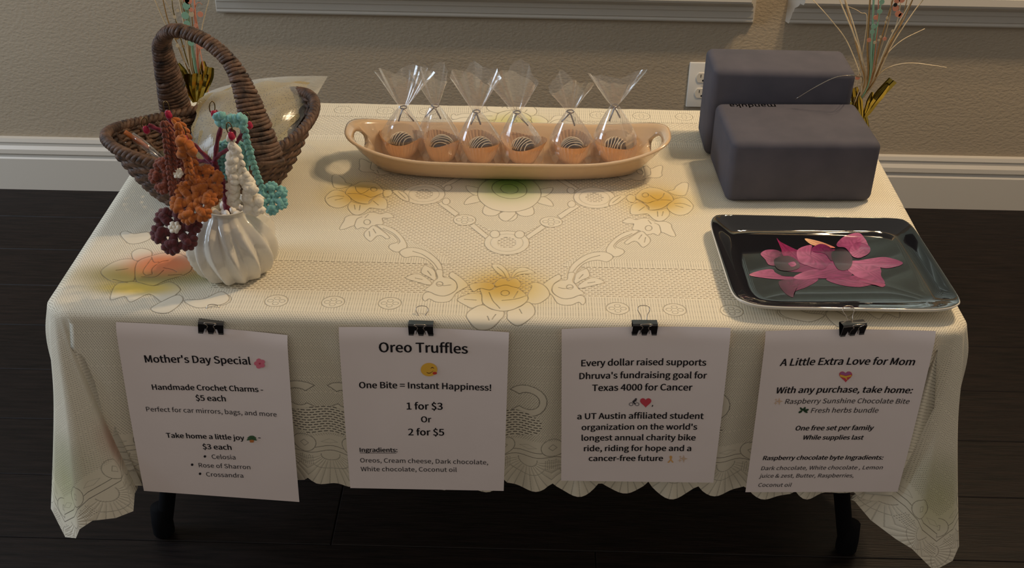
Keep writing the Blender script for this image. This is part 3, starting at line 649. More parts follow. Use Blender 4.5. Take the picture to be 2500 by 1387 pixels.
s2.shape('ribbon_print', [(-12, 12), (-4, 2), (-9, -14), (-4, -22), (4, -22), (9, -14), (4, 2), (18, 22), (8, 22), (0, 8), (-12, 24), (-22, 22)], ink['gold'], (777, 1008)); sparkle(s2, (850, 1008), 26)
s3 = Sheet([(1868,805),(2283,805),(2188,1192),(1818,1193)], (1790, 730, 2.774), 'printed sheet headed A Little Extra Love for Mom below the black tray')
for b_, l, r, bo in (('A Little Extra Love for Mom', (310,440), (1217,435), 1), ('With any purchase, take home:', (280,622), (1200,620), 1), ('Raspberry Sunshine Chocolate Bite', (345,693), (1180,690), 0), ('Fresh herbs bundle', (520,755), (972,753), 0), ('One free set per family', (413,873), (940,870), 1), ('While supplies last', (463,935), (872,935), 1), ('Raspberry chocolate byte Ingradients:', (195,1073), (1005,1070), 1), ('Dark chocolate, White chocolate , Lemon', (184,1143), (1002,1137), 0), ('juice & zest, Butter, Raspberries,', (172,1195), (808,1193), 0), ('Coconut oil', (164,1258), (387,1258), 0)):
    s3.text(b_, l, r, bool(bo), .16, 'heading' if b_[0] == 'A' else 'text_line')
s3.shape('heart_print', heart(44), ink['red'], (758, 512)); s3.shape('bow_print', [(-38, -8), (0, 2), (38, -6), (38, 4), (6, 12), (12, 30), (-6, 14), (-38, 6)], ink['yellow'], (758, 510), h=.0006)
s3.shape('sheen_print', [(-36, -22), (-20, -30), (0, -18), (20, -30), (38, -20), (36, -12), (0, -4), (-36, -12)], ink['purple'], (758, 512), h=.0007)
sparkle(s3, (298, 678), 26)
for a, d in ((-.3, 0), (-1.1, -8), (.5, -6), (-2.2, -12), (2.6, -14), (3.6, 6)): s3.shape('herb_leaf_print', [(d + 16 * math.cos(a) + 15 * math.cos(t) * math.cos(a) - 7 * math.sin(t) * math.sin(a), 14 * math.sin(a) + 14 * math.cos(t) * math.sin(a) + 7 * math.sin(t) * math.cos(a)) for t in np.linspace(0, 2 * math.pi, 10, endpoint=False)], ink['dgreen'], (478, 740))
# ------------------------------------------------------------------ binder clips
def make_clip(label):
    t = thing('binder_clip', (0, 0, 0), label, 'clip', 'binder clips holding the sheets')
    w, dp, hh = .0325, .0135, .0165; th = .0006
    ts = np.linspace(0, 1, 9)
    b = MB()
    # spine
    def prof(k): return [(-dp / 2, hh * .80), (-dp / 2 + .001, hh), (dp / 2 - .001, hh), (dp / 2, hh * .80)][k]
    V = []
    for x in (-w / 2, w / 2):
        for y, z in [(-.0008, 0), (-dp / 2, hh * .86), (-dp / 2 + .0012, hh), (dp / 2 - .0012, hh), (dp / 2, hh * .86), (.0008, 0)]: V.append((x, y, z))
    b.add(V, [(1, 2, 8, 7), (2, 3, 9, 8), (3, 4, 10, 9)])
    for s in (-1, 1):                         # the two steel cheeks, notched where the wires pass
        y0, y1 = s * .0010, s * dp / 2
        prof2 = [(-w / 2, 1), (-w / 2, 0), (-w * .30, 0), (-w * .24, .45), (-w * .16, .45), (-w * .10, 0), (w * .10, 0), (w * .16, .45), (w * .24, .45), (w * .30, 0), (w / 2, 0), (w / 2, 1)]
        Vf = [(x, y0 + (y1 - y0) * f, hh * .86 * f - (0.0016 if f == 0 else 0)) for x, f in prof2] + [(x, y0 + (y1 - y0) * f + s * .0007, hh * .86 * f - (0.0016 if f == 0 else 0)) for x, f in prof2]
        n = len(prof2)
        quads = [(0, 1, 2, 3), (3, 4, 7, 8), (4, 5, 6, 7), (8, 9, 10, 11), (0, 3, 8, 11)]
        b.add(Vf, [q_ for q_ in quads] + [tuple(i + n for i in q_[::-1]) for q_ in quads] + [(i, (i + 1) % n, n + (i + 1) % n, n + i) for i in range(n)])
        for xa, xb in ((-w / 2, -w * .30), (-w * .10, w * .10), (w * .30, w / 2)): b.add(*tube([(xa, s * .0014, -.0012), (xb, s * .0014, -.0012)], .0013, 6))
    b.build('clip_body', m_blacklac, t, smooth=False, world=False)
    for s in (1, -1):
        dv = np.array([0, .60, .80]) if s == 1 else np.array([0, -.62, .78])
        P2 = [(-.0062, 0), (-.0048, .009), (-.0036, .0165), (-.0050, .023), (-.0078, .0285), (-.0065, .0335), (0, .0350), (.0065, .0335), (.0078, .0285), (.0050, .023), (.0036, .0165), (.0048, .009), (.0062, 0)]
        base = np.array([0, s * .0022, .0006])
        cheek = np.array([0, s * dp / 2 * .86, hh * .86]); cl_ = np.linalg.norm(cheek); cheek /= cl_
        pts = []
        for x, l in P2:
            if s == 1: pts.append(base + cheek * min(l, .014) + dv * max(0, l - .014) + (x, 0, 0))
            else: pts.append(base + (x, s * .0012, 0) + (cheek * min(l, .010) + dv * max(0, l - .010) * .62))
        mobj('wire_handle', *tube(spline(pts, 60), .00058, 6), m_steel, t, world=False)
    return t
def copy_tree(o, parent=None):
    c = o.copy(); COL.objects.link(c)
    if parent is not None: c.parent = parent
    for ch in list(o.children): copy_tree(ch, c)
    return c
clip = make_clip("black binder clip on the Mother's Day Special sheet, tilted down to the right")
for i, (px, py, rz, ry, lab) in enumerate(((508, 793, .12, .13, None), (1026, 797, 0, 0.01, 'black binder clip on the Oreo Truffles sheet'), (1576, 796, .04, 0, 'black binder clip on the sheet reading Every dollar raised supports'), (2088, 797, .20, .0, 'black binder clip in front of the black tray, its wire overlapping the tray'))):
    o = clip if i == 0 else copy_tree(clip)
    if lab: o['label'] = lab
    p = aty(px, py, -.016); o.location = (p[0], -.0085, p[2] - .0165); o.rotation_euler = (-.12, ry, rz)
# ------------------------------------------------------------------ foam blocks
b1 = thing('foam_block', (.443, .414, T + .0008), 'low charcoal foam yoga block lying flat in front of the taller block', 'yoga block', 'grey foam blocks'); b1.rotation_euler.z = .045
rbox('foam_body', (.2286, .1524, .1016), .0115, m_foam, b1, 5)
V, F = text_mesh('manduka', True); k = .074 / (V[:, 0].max() - V[:, 0].min()); V2 = [(-x * k - .018, -y * k * 1.0 + .067, .10185) for x, y, z in V]
mobj('debossed_word', V2, F, m_foammark, b1, world=False, smooth=False)['label'] = 'faint dark word printed upside down'
b2 = thing('foam_block', (.433, .5445, T + .0008), 'tall charcoal foam yoga block standing behind the lower block near the wall', 'yoga block', 'grey foam blocks'); b2.rotation_euler.z = .0
rbox('foam_body', (.2286, .1016, .1524), .0115, m_foam, b2, 5)
# ------------------------------------------------------------------ tan oval dish
def se(a, b, n, t): c, s = math.cos(t), math.sin(t); return a * math.copysign(abs(c) ** (2 / n), c), b * math.copysign(abs(s) ** (2 / n), s)
TC = np.array([-.007, .437, T + .0008]); DA = .262
def dish(off):
    rings = []
    #  (fraction of half length, half width, height, lift at the ends)
    for a, b, z, lift, n in off:
        r = []
        for i in range(96):
            t = 2 * math.pi * i / 96; x, y = se(a, b, n, t); e = max(0, (abs(x) / a - .45) / .55) ** 2; r.append((x, y, z + lift * e))
        rings.append(r)
    return rings
outer = [(.150, .028, .0, 0, 2.8), (.192, .040, .0008, 0, 2.8), (.212, .052, .006, .000, 2.7), (.226, .060, .017, .003, 2.6), (.240, .068, .030, .008, 2.8), (.252, .0755, .0395, .018, 3.0), (.2590, .0785, .0425, .022, 3.1)]
inner = [(.2595, .0780, .0445, .0225, 3.1), (.2550, .0740, .0445, .0225, 3.0), (.249, .0705, .041, .019, 2.9), (.233, .0620, .030, .009, 2.7), (.218, .053, .018, .004, 2.6), (.205, .046, .010, .001, 2.7), (.188, .039, .0065, 0, 2.8), (.140, .026, .0060, 0, 2.8)]
R_ = dish(outer + inner); V = [p for r in R_ for p in r]; n = 96
F = [(k * n + i, k * n + (i + 1) % n, (k + 1) * n + (i + 1) % n, (k + 1) * n + i) for k in range(len(R_) - 1) for i in range(n)] + [tuple(range(n))[::-1], tuple((len(R_) - 1) * n + i for i in range(n))]
dt = mobj('serving_dish', V, F, m_tan, world=False)
for sx in (-1, 1):
    bmc = bmesh.new(); bmesh.ops.create_uvsphere(bmc, u_segments=24, v_segments=16, radius=1)
    for v in bmc.verts: v.co = Vector((v.co.x * .03 + sx * .244, v.co.y * .029, v.co.z * .0145))
    mcut = bpy.data.meshes.new('c'); bmc.to_mesh(mcut); bmc.free(); oc = bpy.data.objects.new('c', mcut); COL.objects.link(oc)
    oc.location = (0, 0, .0415); md_ = dt.modifiers.new('b', 'BOOLEAN'); md_.operation = 'DIFFERENCE'; md_.solver = 'EXACT'; md_.object = oc
    dg = bpy.context.evaluated_depsgraph_get(); nm = bpy.data.meshes.new_from_object(dt.evaluated_get(dg)); dt.modifiers.clear(); dt.data = nm; bpy.data.objects.remove(oc)
dt.data.name = 'serving_dish'; dt.data.polygons.foreach_set('use_smooth', [True] * len(dt.data.polygons))
dt.location = TC; dt.rotation_euler.z = .012; tag(dt, 'long tan oval ceramic dish with cut-out handles holding the wrapped truffles', 'serving dish')
# ------------------------------------------------------------------ wrapped truffles
def cup_mesh(R0, R1, H, np_=34, flare=0., skew=0.):
    V = []; n = np_ * 2; lv = 6
    for j in range(lv):
        f = j / (lv - 1)
        for i in range(n):
            a = 2 * math.pi * i / n; pl_ = (1 if i % 2 else -1) * .0007 * (f + .15)
            w = 1 + flare * f * f * math.cos(2 * a + skew) + .04 * f * math.sin(3 * a + skew * 2)
            r = (R0 + (R1 - R0) * f ** .8) * w + pl_; z = H * f * (1 + .12 * f * math.cos(2 * a + skew)) + (0.0007 * (i % 2) if j == lv - 1 else 0)
            V.append((r * math.cos(a), r * math.sin(a), z))
    F = [(j * n + i, j * n + (i + 1) % n, (j + 1) * n + (i + 1) % n, (j + 1) * n + i) for j in range(lv - 1) for i in range(n)] + [tuple(range(n))[::-1]]
    return V, F
def bag_mesh(neckz, topz, base, seed, lean, fan, wide):
    r_ = np.random.default_rng(seed); n = 44; ph = r_.uniform(0, 6.28, 6); V = []; lv = 34
    amps = r_.uniform(.5, 1, 6)
    offs = r_.uniform(-1, 1, n)
    for j in range(lv):
        f = j / (lv - 1); z = f * topz
        for i in range(n):
            a = 2 * math.pi * i / n
            fold = sum(amps[k] * math.sin((k + 3) * a + ph[k]) for k in range(4)) / 3
            if z < neckz:
                g = z / neckz
                if g < .42: r = base * (1.0 + .12 * math.sin(g * 7))
                else: h = (g - .42) / .58; r = base * (1.08 - h ** 1.15) + .0042 * h
                r *= 1 + .10 * fold * (.3 + g); c = (lean[0] * g, lean[1] * g); x, y = r * math.cos(a), r * math.sin(a) * .92
                zz = z
            else:
                h = (z - neckz) / (topz - neckz)
                r = .0042 + (wide) * h ** .8
                q_ = offs[i] * .25 + fold
                x = r * math.cos(a) * (1 + .25 * q_ * h); y = r * math.sin(a) * fan * (1 + .5 * q_) * .75
                c = (lean[0] * (1 + .6 * h), lean[1] * (1 + h)); zz = z + h * (.006 * q_ + .012 * math.sin(2 * a + ph[5])) - .010 * h * h * abs(math.cos(a))
            V.append((x + c[0], y + c[1], zz))
    F = []
    for j in range(lv - 1):
        for i in range(n):
            q4 = (j * n + i, j * n + (i + 1) % n, (j + 1) * n + (i + 1) % n, (j + 1) * n + i); F += [(q4[0], q4[1], q4[2]), (q4[0], q4[2], q4[3])] if (i + j) % 2 else [(q4[0], q4[1], q4[3]), (q4[1], q4[2], q4[3])]
    F.append(tuple(range(n))[::-1]); return V, F
tdat = [  # cup pixel, neck pixel, top y pixel, half width, fan, rotation, drizzle dir, cup radius top
    ((978, 392), (984, 262), 168, .040, .5, .2, 1.0, .0300, .10, 'first wrapped truffle from the left, at the left end of the tan dish'),
    ((1077, 399), (1062, 258), 170, .024, .5, 1.2, 0.0, .0265, .02, 'second wrapped truffle from the left, in a narrow upright cup'),
    ((1172, 404), (1163, 272), 172, .034, .6, 2.1, .8, .0290, .08, 'third wrapped truffle from the left, silver tie pointing right'),
    ((1276, 405), (1262, 274), 176, .036, .5, .6, .9, .0315, .10, 'fourth wrapped truffle from the left, largest paper cup at mid dish'),
    ((1396, 405), (1392, 272), 198, .028, .55, 3.1, .3, .0295, .12, 'fifth wrapped truffle from the left, shortest bag top'),
    ((1502, 404), (1500, 258), 178, .040, .45, 4.4, 1.2, .0315, .08, 'rightmost wrapped truffle, fan shaped bag top near the dish handle')]
for i, (cp_, nk, ty, wd, fan, rot, dz, cr_, fl2, lab) in enumerate(tdat):
    base = atz(*cp_, .007); cy = base[1] + .024; c0 = np.array([base[0], cy, T + .0072])
    nz = aty(*nk, cy + .004); tz = aty(nk[0], ty, cy + .008)
    t = thing('wrapped_truffle', tuple(c0), lab, 'chocolate truffle', 'wrapped truffles in the tan dish'); t.rotation_euler = (0, 0, 0)
    V, F = cup_mesh(.0200, cr_ + .003, .033, flare=fl2, skew=rot); mobj('paper_cup', V, F, m_cup, t, world=False, smooth=False)
    bl, bf = blob((0, .0, .0185), (.0198, .0198, .0185), jit=.006); tr_ = mobj('truffle', bl, bf, m_choc, t, world=False)
    sub = tr_.modifiers.new('s', 'SUBSURF'); sub.levels = sub.render_levels = 1
    for k in range(-3, 4):
        d0 = k * .0045; ca, sa = math.cos(dz), math.sin(dz); pts = []
        for th in np.linspace(-1.25, 1.25, 18):
            rr = math.sqrt(max(1e-6, .0200 ** 2 - d0 ** 2)); x, z = rr * math.sin(th), .0185 + rr * math.cos(th) * .935; yy = d0 + .0012 * math.sin(th * 3 + k)
            pts.append((ca * x - sa * yy, sa * x + ca * yy, z))
        mobj('drizzle', *tube(spline(pts, 24), .00075, 5), m_drizzle, tr_, world=False)
    lean = (nz[0] - c0[0], .004)
    V, F = bag_mesh(nz[2] - c0[2], tz[2] - c0[2], .0325, 20 + i, lean, fan, wd); mobj('cellophane_bag', V, F, m_film, t, world=False, smooth=False)
    nkp = np.array([lean[0], lean[1], nz[2] - c0[2]]); tm = MB()
    tm.add(*tube([nkp + (.0056 * math.cos(a), .0056 * math.sin(a), .0004 * math.sin(a * 2)) for a in np.linspace(0, 2 * math.pi, 14)], .0011, 5))
    for s, ln in ((-1, .021 + .004 * math.sin(i * 3)), (1, .022 + .004 * math.cos(i * 2))):
        tilt = (.55 + .25 * math.sin(i * 2.3 + s)) * s
        pts = [nkp + (0, -.0055, 0), nkp + (ln * .5 * math.sin(tilt), -.010, -ln * .45 * math.cos(tilt)), nkp + (ln * math.sin(tilt), -.011, -ln * math.cos(tilt))]
        tm.add(*tube(spline(pts, 10), .0016, 6, flat=.3))
    tm.build('twist_tie', m_tie, t, world=False)
# ------------------------------------------------------------------ black tray
BT = thing('serving_tray', (.452, .145, T + .0008), 'glossy black rectangular tray with a pink orchid print on the right of the table', 'tray')
TCn = {'BL': atz(1727, 517, .026), 'BR': atz(2218, 530, .024), 'FR': atz(2362, 757, .022), 'FL': atz(1797, 750, .020)}
ICn = {'BL': atz(1778, 562, .006), 'BR': atz(2182, 562, .006), 'FR': atz(2290, 738, .006), 'FL': atz(1845, 738, .006)}
def quadpt(Q, u, v): return (Q['FL'] * (1 - u) + Q['FR'] * u) * (1 - v) + (Q['BL'] * (1 - u) + Q['BR'] * u) * v
def ring(Q, n, shrink, z, bow=0.):
    r = []
    for i in range(120):
        t = 2 * math.pi * i / 120; x, y = se(1, 1, n, t); x *= shrink; y *= shrink
        p = quadpt(Q, .5 + x / 2, .5 + y / 2); m_ = min(abs(x), abs(y)); p[2] = T + .0008 + z - bow * (1 - (min(abs(math.cos(t)), abs(math.sin(t))) / .7071) ** 1.5); r.append(p)
    return r
def rmix(A, B, f): return [a * (1 - f) + b * f for a, b in zip(A, B)]
Ai, Ao = ring(ICn, 9, 1.0, .0045), ring(TCn, 9, 1.0, .024, .003)
rings = [ring(ICn, 9, .5, .0035), ring(ICn, 9, .93, .0035), ring(ICn, 9, .985, .0040), Ai]
for f, zf in ((.15, .08), (.45, .42), (.75, .78), (.93, .97), (1.0, 1.0)):
    R3 = rmix(Ai, Ao, f)
    for p, a, b in zip(R3, Ai, Ao): p[2] = a[2] + (b[2] - a[2]) * zf
    rings.append(R3)
nblk = len(rings)
lip = ring(TCn, 9, 1.008, .0225, .003); rings += [lip, ring(TCn, 9, .985, .017, .002), rmix(Ai, Ao, .5)]
for p in rings[-1]: p[2] = T + .0075
rings.append(ring(ICn, 9, .985, .0010)); 
for p in rings[-1]: p[2] = T + .0012
n = 120; V = [p for r in rings for p in r]
F = [(k * n + i, k * n + (i + 1) % n, (k + 1) * n + (i + 1) % n, (k + 1) * n + i) for k in range(len(rings) - 1) for i in range(n)] + [tuple(range(n)), tuple((len(rings) - 1) * n + i for i in range(n))[::-1]]
F[-2] = F[-2][::-1]; F[-1] = F[-1][::-1]
tr = mobj('tray_body', V, F, [m_trayblk, m_traywht], BT)
mi = [0] * len(F)
for k in range(nblk - 1, len(rings) - 1):
    for i in range(n): mi[k * n + i] = 1
mi[-1] = 1; tr.data.polygons.foreach_set('material_index', mi)
m_petal = mat('orchid_print', rough=.12, Coat_Weight=1.0, Coat_Roughness=.03); vc = N(m_petal, 'ShaderNodeVertexColor', layer_name='c'); L(m_petal, vc.outputs[0], P_(m_petal).inputs['Base Color'])
def z6(x, y): return atz(1700 + x / 3.571, 480 + y / 3.571, .0044)
def petal(pts, base, tip, cb, ct, hz, name='petal_print', streak=.25):
    P = spclosed(pts, 4); c = P.mean(0); n_ = len(P); V = []; C = []; F = []
    for j in range(6):
        for i in range(n_):
            q = c + (P[i] - c) * j / 5; w = z6(*q); V.append((w[0], w[1], T + .0008 + .0038 + hz))
            ax_ = np.array(tip, float) - base; f = np.clip((q - base) @ ax_ / (ax_ @ ax_), 0, 1); perp = abs(np.cross(ax_, q - base)) / np.linalg.norm(ax_)
            k_ = 1 + streak * math.sin(perp * .35 + 6 * f) * (1 - .3 * f); C.append((*(np.clip((np.array(cb) * (1 - f) + np.array(ct) * f) * k_, 0, 1)), 1))
    for j in range(5):
        for i in range(n_): F.append((j * n_ + i, j * n_ + (i + 1) % n_, (j + 1) * n_ + (i + 1) % n_, (j + 1) * n_ + i))
    o = mobj(name, V, F, m_petal, tr, smooth=False); ca = o.data.color_attributes.new('c', 'FLOAT_COLOR', 'POINT'); ca.data.foreach_set('color', np.array(C, np.float32).ravel())
PK, LT, DK = S((128, 38, 90)), S((184, 100, 140)), S((70, 16, 48))
petal([(690,500),(900,470),(1200,460),(1350,540),(1330,640),(1000,660),(760,640)], (1000,600), (700,500), PK, DK, -.00005)
petal([(720,740),(860,720),(1020,700),(1060,730),(960,790),(860,830),(840,880),(760,830)], (1000,700), (760,850), PK, DK, .0000)
petal([(1130,720),(1300,690),(1480,700),(1640,760),(1620,790),(1540,770),(1420,790),(1250,770)], (1250,690), (1620,790), PK, S((150, 50, 96)), .00005)
petal([(460,685),(560,645),(660,635),(690,665),(760,695),(860,702),(860,722),(740,724),(600,712)], (860,710), (480,690), PK, LT, .0001)
petal([(850,700),(980,645),(1160,630),(1300,640),(1360,680),(1250,712),(1050,715),(900,724)], (1100,650), (860,715), PK, LT, .00012)
petal([(1290,600),(1370,560),(1560,580),(1610,640),(1610,690),(1640,760),(1500,730),(1380,690)], (1350,590), (1610,740), LT, PK, .00015)
petal([(1360,575),(1500,545),(1650,530),(1790,570),(1780,600),(1680,625),(1600,620),(1480,590)], (1370,575), (1790,580), LT, PK, .0002)
petal([(560,500),(620,465),(720,475),(780,540),(760,600),(640,600),(600,550)], (740,560), (560,500), DK, LT, .0002)
petal([(700,365),(740,400),(860,460),(900,480),(960,600),(860,560),(760,520),(740,460)], (880,560), (705,370), PK, S((150, 40, 86)), .00025)
petal([(880,470),(960,430),(1010,430),(1010,480),(1150,560),(1100,640),(960,600),(890,560)], (1100,600), (900,460), PK, LT, .0003)
petal([(945,368),(1060,390),(1150,420),(1210,450),(1100,440),(1000,420)], (1200,450), (950,370), S((214, 120, 110)), S((240, 196, 150)), .00035)
petal([(1010,450),(1080,415),(1160,440),(1210,500),(1200,550),(1170,560),(1120,500),(1010,480)], (1180,540), (1060,420), DK, PK, .0004)
petal([(1225,410),(1290,350),(1410,318),(1470,370),(1500,430),(1515,470),(1480,510),(1420,540),(1360,520),(1300,450),(1235,440)], (1370,540), (1410,320), PK, LT, .00035)
petal([(1340,460),(1400,400),(1500,430),(1515,480),(1470,520),(1390,535),(1350,510)], (1370,535), (1500,440), LT, PK, .00045)
petal([(690,540),(800,520),(880,560),(900,620),(820,650),(720,640),(680,590)], (700,600), (880,560), S((44, 26, 36)), S((92, 62, 74)), .00035, 'throat_print', .1)
petal([(800,585),(850,570),(870,600),(830,615)], (800,590), (870,600), PK, LT, .00045)
petal([(1180,490),(1260,455),(1340,500),(1360,580),(1320,640),(1240,640),(1190,560)], (1200,500), (1340,600), S((34, 20, 28)), S((88, 60, 72)), .0005, 'throat_print', .1)
# ------------------------------------------------------------------ fluted vase
VCn = np.array([-.378, .112]); VB = T + .0008
prof = [(.034, 0), (.046, .0015), (.0525, .012), (.0575, .026), (.0605, .042), (.0590, .058), (.0525, .074), (.042, .088), (.0345, .096), (.0315, .101), (.0318, .106), (.0330, .109), (.0305, .109), (.0285, .104), (.028, .096), (.030, .085)]
prof = [(r * .965, z * .93) for r, z in prof]; ps = spline(prof, 64); NV = 168; V = []
for j, (r, z) in enumerate(ps):
    ins = j > len(ps) * .78
    amp = 0 if ins else .0052 * min(1, z / .010 + .35) * max(0, min(1, (.100 - z) / .03))
    for i in range(NV):
        a = 2 * math.pi * i / NV; q = ((a * 14 / (2 * math.pi) + 1.1 * (z / .1)) % 1); tri = (q / .62 if q < .62 else (1 - q) / .38) * 2 - 1
        rr = r + amp * tri * (1 + .25 * math.sin(a * 3 + z * 90)); V.append((VCn[0] + rr * math.cos(a), VCn[1] + rr * math.sin(a), VB + z))
n = NV; F = [(k * n + i, k * n + (i + 1) % n, (k + 1) * n + (i + 1) % n, (k + 1) * n + i) for k in range(len(ps) - 1) for i in range(n)] + [tuple(range(n))[::-1], tuple((len(ps) - 1) * n + i for i in range(n))]
vs = mobj('vase', V, F, m_vase, origin=(VCn[0], VCn[1], VB)); tag(vs, 'squat white fluted ceramic vase holding the crochet charm stand', 'vase')
pbm = None
for k in range(17):
    a = k * 2.4; r = .0235 * math.sqrt((k % 12 + .5) / 12); zz = VB + .082 + .005 * (k // 12) + .004 * (k % 3)
    if pbm is None: bl, bf = blob((0, 0, 0), (.0085, .0065, .0045), jit=.02); po = mobj('pebble', bl, bf, m_pebble, world=False); pbm = po
    else: po = pbm.copy(); COL.objects.link(po)
    po.location = (VCn[0] + r * math.cos(a), VCn[1] + r * math.sin(a), zz); po.rotation_euler = (k * .7, k * 1.3, k); tag(po, 'smooth white pebble in the mouth of the white fluted vase', 'pebble', 'white pebbles in the vase')
# burgundy twig stand
YB = VCn[1]
tw = thing('charm_stand', (VCn[0], VCn[1], VB + .09), 'burgundy yarn-wrapped twig standing in the white vase', 'display stand')
def A(px, py, y): return aty(px, py, y)
def yarnpath(name, P, r, mt, parent, n=60):
    Q = spline(P, n); return mobj(name, *tube(Q, r, 8, rad=lambda i, a: 1 + .18 * math.sin(2 * a + i * .9)), mt, parent)
yarnpath('trunk', [A(558, 530, YB), A(552, 495, YB), A(545, 450, YB), A(528, 412, YB), A(522, 392, YB)], .0045, y_burg, tw)
for P in ([A(530, 415, YB), A(510, 395, YB + .005), A(482, 393, YB + .01), A(474, 383, YB + .01)], [A(522, 395, YB), A(535, 378, YB), A(560, 362, YB - .005), A(572, 330, YB - .01), A(562, 316, YB - .012)], [A(524, 395, YB), A(530, 350, YB + .005), A(540, 300, YB + .01), A(524, 270, YB + .012)],
          [A(520, 400, YB), A(480, 360, YB + .01), A(450, 335, YB), A(444, 322, YB - .01)], [A(560, 365, YB), A(590, 330, YB + .01), A(602, 300, YB + .01)], [A(480, 362, YB + .01), A(430, 320, YB + .01), A(405, 270, YB + .012)], [A(450, 340, YB), A(400, 322, YB), A(362, 305, YB)]):
    yarnpath('branch', P, .0030, y_burg, tw, 30)
# crochet charms
def axes(d, up=(0, -.5, .8)):
    d = np.asarray(d, float); d /= np.linalg.norm(d); s = np.cross(d, up); s /= np.linalg.norm(s) + 1e-9; return np.array([s, np.cross(s, d), d])
def chain(mb, P, r, step=None):
    P = np.asarray(P, float); Q = spline(P, 200); d = np.r_[0, np.cumsum(np.linalg.norm(np.diff(Q, axis=0), axis=1))]; step = step or r * 2.1; n = max(3, int(d[-1] / step))
    for k in range(n):
        s = (k + .5) * d[-1] / n; p = np.array([np.interp(s, d, Q[:, c]) for c in range(3)]); p2 = np.array([np.interp(min(s + 1e-3, d[-1]), d, Q[:, c]) for c in range(3)]); t_ = p2 - p + 1e-9
        ax_ = axes(t_)
        for sd in (-1, 1):
            dd = ax_[2] + sd * .45 * ax_[0]; mb.add(*blob(p + sd * ax_[0] * r * .55, (r * .72, r * .8, r * 1.45), axes(dd), .05))
def flower(mb, c, R, nrm=(0, -.8, .6), np_=6, rot=0.):
    c = np.asarray(c); nrm = np.asarray(nrm, float); nrm /= np.linalg.norm(nrm); ex = np.cross((0, 0, 1), nrm); ex /= np.linalg.norm(ex); ey = np.cross(nrm, ex)
    for k in range(np_):
        a = rot + 2 * math.pi * k / np_; pc = c + R * .60 * (math.cos(a) * ex + math.sin(a) * ey)
        for j in range(6):
            b = a + (j - 2.5) * .62; q = pc + R * .26 * (math.cos(b) * ex + math.sin(b) * ey) + nrm * R * .05 * math.sin(j * 2)
            dd = math.cos(b) * ex + math.sin(b) * ey; mb.add(*blob(q, (R * .155, R * .17, R * .20), axes(dd, nrm), .05))
        for j in range(3): q = pc + R * .10 * ((j - 1) * ex * math.sin(a) + ey * (j - 1) * math.cos(a)) + nrm * R * .10; mb.add(*blob(q, R * .19, None, .06))
        for rr_ in (.20, .38): mb.add(*blob(c + R * rr_ * (math.cos(a) * ex + math.sin(a) * ey) + nrm * .02 * R, (R * .19,) * 3, None, .06))
        mb.add(*blob(c + R * .62 * (math.cos(a) * ex + math.sin(a) * ey), (R * .24,) * 3, None, .06))
def clasp(parent, px, py, y, rz=0):
    c = A(px, py, y); P = [c + (.0036 * math.sin(t) * math.cos(rz) + .0065 * math.cos(t) * math.sin(rz), 0, .0085 * math.cos(t) * math.cos(rz) * 1.0 - .003 * math.sin(t) * math.sin(rz)) for t in np.linspace(0, 2 * math.pi, 22, endpoint=False)]
    mobj('clasp', *tube(P, .00075, 6, closed=True), m_brass, parent)
    mobj('ribbon_loop', *tube(spline([c + (.001, -.001, -.004), c + (.002, -.002, -.009), c + (.004, -.001, -.014)], 8), [.003, .0038, .004, .004, .0042, .004, .0038, .003], 8, flat=.5), m_pink, parent)
def charm(label, loc, name='crochet_charm'): return thing(name, tuple(loc), label, 'crochet charm', 'crochet charms on the burgundy twig')
yf = VCn[1] - .055
def centre_(parent, c, R, mt):
    mb = MB(); nrm = np.array([0, -.8, .6])
    for k in range(7): a = k * 2 * math.pi / 6; rr = 0 if k == 6 else R * .55; mb.add(*blob(np.asarray(c) + nrm * R * .35 + rr * np.array([math.cos(a), .6 * math.sin(a), .8 * math.sin(a)]), R * .42, None, .12))
    mb.build('flower_centre', mt, parent)['label'] = 'cream flower centre'
t = charm('maroon crochet flower charm with a cream centre hanging left of the vase', A(428, 562, yf))
mb = MB(); chain(mb, [A(398, 296, yf), A(405, 340, yf), A(412, 400, yf), A(420, 460, yf), A(426, 515, yf)], .0034); chain(mb, [A(404, 296, yf + .004), A(418, 345, yf + .003), A(424, 400, yf + .002), A(424, 470, yf)], .0030); mb.build('cord', y_brown, t)
mb = MB(); flower(mb, A(430, 560, yf - .004), .0335, rot=.3); mb.build('flower', y_maroon, t); centre_(t, A(428, 556, yf - .006), .0090, y_cream); clasp(t, 352, 300, YB, .3)
t = charm('rust brown crochet charm with a cream centred flower behind the orange charms', A(415, 430, yf + .02))
mb = MB(); chain(mb, [A(408, 300, yf + .02), A(420, 340, yf + .02), A(430, 385, yf + .02)], .0036); mb.build('cord', y_brown, t)
mb = MB(); flower(mb, A(412, 428, yf + .018), .026, rot=.1); flower(mb, A(440, 400, yf + .02), .016); mb.build('flower', y_brown, t); centre_(t, A(436, 424, yf + .003), .0075, y_cream)
t = charm('large orange crochet flower charm hanging lowest beside the maroon flower', A(478, 505, yf))
mb = MB(); chain(mb, [A(445, 330, yf), A(452, 370, yf), A(460, 405, yf), A(462, 440, yf)], .0042); chain(mb, [A(434, 300, yf + .01), A(440, 350, yf + .01), A(455, 380, yf + .005), A(470, 450, yf + .002)], .0042)
for q in ((442, 345), (460, 356), (450, 362), (468, 368), (445, 375)): mb.add(*blob(A(*q, yf - .003), .0075, None, .12))
mb.build('cord', y_orange, t); mb = MB(); flower(mb, A(472, 492, yf - .006), .030, rot=.2); mb.build('flower', y_orange, t); centre_ = centre_; clasp(t, 446, 322, YB - .02, -.1)
t = charm('smaller orange crochet flower charm tucked right of the large orange flower', A(505, 445, yf + .015))
